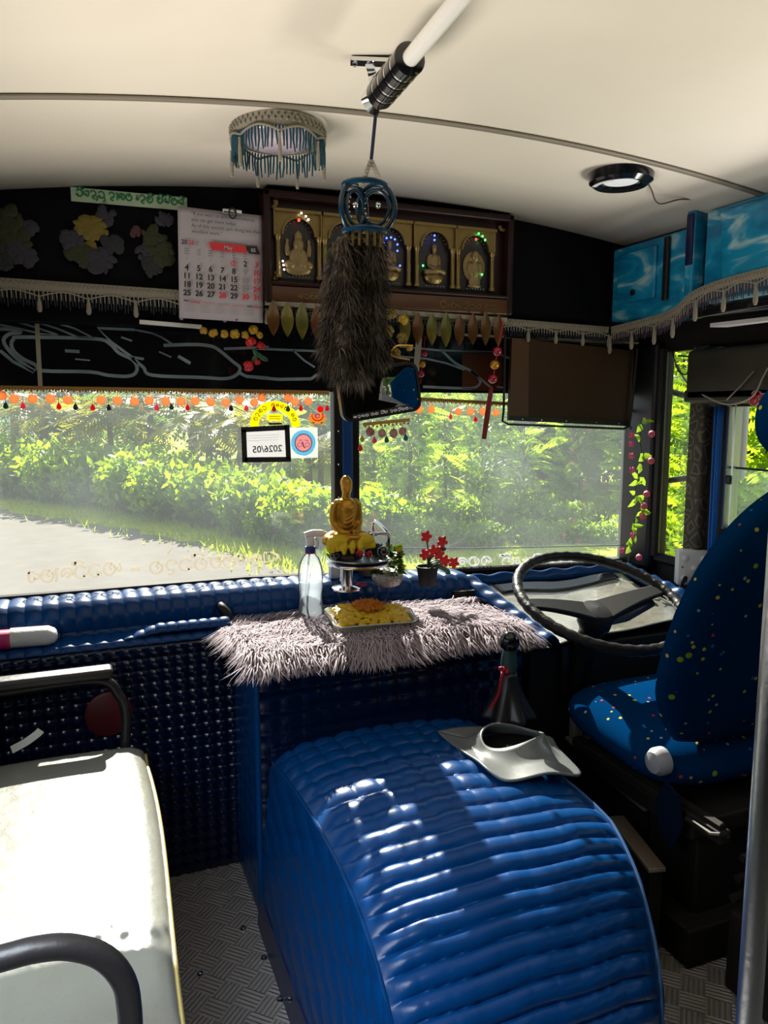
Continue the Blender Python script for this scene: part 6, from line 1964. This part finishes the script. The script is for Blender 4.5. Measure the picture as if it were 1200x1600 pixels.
def make_palm(nm='palm_tree', L=None):
    r = root(nm, 'palm', 'palm')
    mb = MB()
    for k in range(17):
        a = k * 2.4
        e = .9 - 1.1 * (k / 17)
        feather(mb, (0, 0, 2.2), (math.cos(a), math.sin(a), e), 1.9, 22, .50, k, .42, .7)
    mb.build('fronds', L or L_palm, r, sharp=None)
    trunk(2.2, .13, r, .02)
    return r
def put(proto, first, loc, sc_, rz, label, group):
    o = proto if first else copy_tree(proto)
    o.location, o.scale, o.rotation_euler = loc, (sc_, sc_, sc_ * g0.uniform(.92, 1.08)), (0, 0, rz)
    o['label'] = label; o['group'] = group
    return o
bush = make_bush()
hl = spl([(-4.6, 26.5, 0), (-1.9, 22.8, 0), (-.2, 20.2, 0), (1.2, 17.8, 0), (2.2, 15.6, 0), (3.0, 13.7, 0), (3.75, 12.3, 0), (4.6, 11.3, 0)], 3)
for i, p in enumerate(hl):
    s_ = 1.75 - .75 * i / len(hl)
    put(bush, i == 0, (p.x + .1 + g0.uniform(-.15, .15), p.y + g0.uniform(-.2, .2), GZ + .08), s_ * g0.uniform(.9, 1.12), g0.uniform(0, 6), 'leafy bush of the roadside hedge glowing yellow-green in the sun', 'bushes of the roadside hedge')
for i, (px, py, s_) in enumerate(((430, 850, .7), (470, 858, .6), (500, 862, .6), (385, 842, .6), (590, 850, .75), (655, 848, .8), (715, 845, .85), (785, 846, .9), (850, 846, .85), (920, 848, .8), (990, 850, .8), (130, 785, .8), (1065, 860, .7), (570, 872, .5), (625, 870, .6), (690, 868, .62), (755, 868, .6), (830, 866, .62), (890, 866, .6), (955, 868, .6), (1045, 880, .6), (1080, 870, .7))):
    p = W(px, py, z=GZ)
    put(bush, False, (p.x, p.y, GZ + .05), s_, i, 'small scruffy bush on the grass verge before the taller greenery', 'small bushes on the verge')
palm = make_palm()
for i, (px, d, s_) in enumerate(((125, 25, 1.15), (235, 21, 1.0), (480, 20, 1.0), (400, 26, 1.3), (20, 30, 1.4), (300, 30, 1.5))):
    v = W(px, 640, y=d)
    put(palm, i == 0, (v.x, d, GZ + .4), s_, i * 1.3, 'palm with pale drooping fronds standing beyond the roadside hedge', 'palms beyond the hedge')
yp = make_palm('young_palm', L_yel)
for i, (px, d, s_) in enumerate(((325, 18.5, .95), (375, 17, .8), (170, 21, .9), (500, 16, .7), (70, 24, 1.0))):
    v = W(px, 640, y=d)
    put(yp, i == 0, (v.x, d, GZ + .1), s_, i * 2.0 + .4, 'young palm with yellow-lit fronds growing just beyond the hedge', 'young palms beyond the hedge')
dark = make_tree('leafy_tree', L_mid, L_dark, 5)
k = 0
for px, d, s_ in ((-60, 36, 1.3), (90, 34, 1.3), (230, 32, 1.3), (350, 30, 1.2), (450, 27, 1.2), (540, 25, 1.1), (620, 22, 1.1), (710, 21, 1.1), (790, 19.5, 1.1), (860, 18, 1.1), (935, 16.5, 1.1), (1010, 15, 1.1), (1090, 12.5, 1.1), (1165, 10.5, 1.0), (1240, 9, 1.0), (770, 15.8, .7), (850, 14.6, .65), (1500, 7.5, 1.2), (1800, 5.5, 1.2), (2300, 3, 1.2), (0, -5, 1.2), (1, -8, 1.2), (2, -11, 1.3), (3, -15, 1.3), (4, -20, 1.5), (5, -24, 1.6)):
    v = W(px, 640, y=d) if d > 0 else Vector((7 + .4 * abs(d) - 1.2 * px, d, 0))
    put(dark, k == 0, (v.x, d, GZ + .35), s_, k * 1.7, 'leafy green tree in the thicket beyond the road verge', 'trees of the thicket')
    k += 1
fe = make_feather(3)
k = 0
for px, d, s_ in ((640, 13.2, .80), (585, 15, .62), (755, 12.6, .82), (697, 15.5, .7), (905, 12.4, .95), (1000, 10.4, .7), (1062, 8.6, .85), (1095, 7.0, .62), (1180, 6.6, .95), (1260, 5.6, .9), (450, 17, .55), (820, 12.0, .45)):
    v = W(px, 640, y=d)
    put(fe, k == 0, (v.x, d, GZ + .2), s_, k * 1.1, 'bright lime feathery-leaved young tree at the edge of the thicket', 'feathery young trees')
    k += 1
# the bus's own outside mirror beyond the driver's window
p = W(1152, 690, x=2.34)
T = thing('outside_mirror', (p.x, p.y, p.z - .15), 'white outside mirror housing beyond the driver window', 'mirror')
MB().box(p, (.07, .05, .30), Matrix.Rotation(R(-40), 3, 'Z'), bev=.02).build('housing', M_white, T)
MB().tube([p + Vector((0, .02, .12)), (XR + .05, p.y + .16, p.z + .20)], .012, 10).build('arm', M_black, T)
MB().tube([p + Vector((0, .02, -.12)), (XR + .05, p.y + .16, p.z - .16)], .012, 10).build('arm', M_black, T)
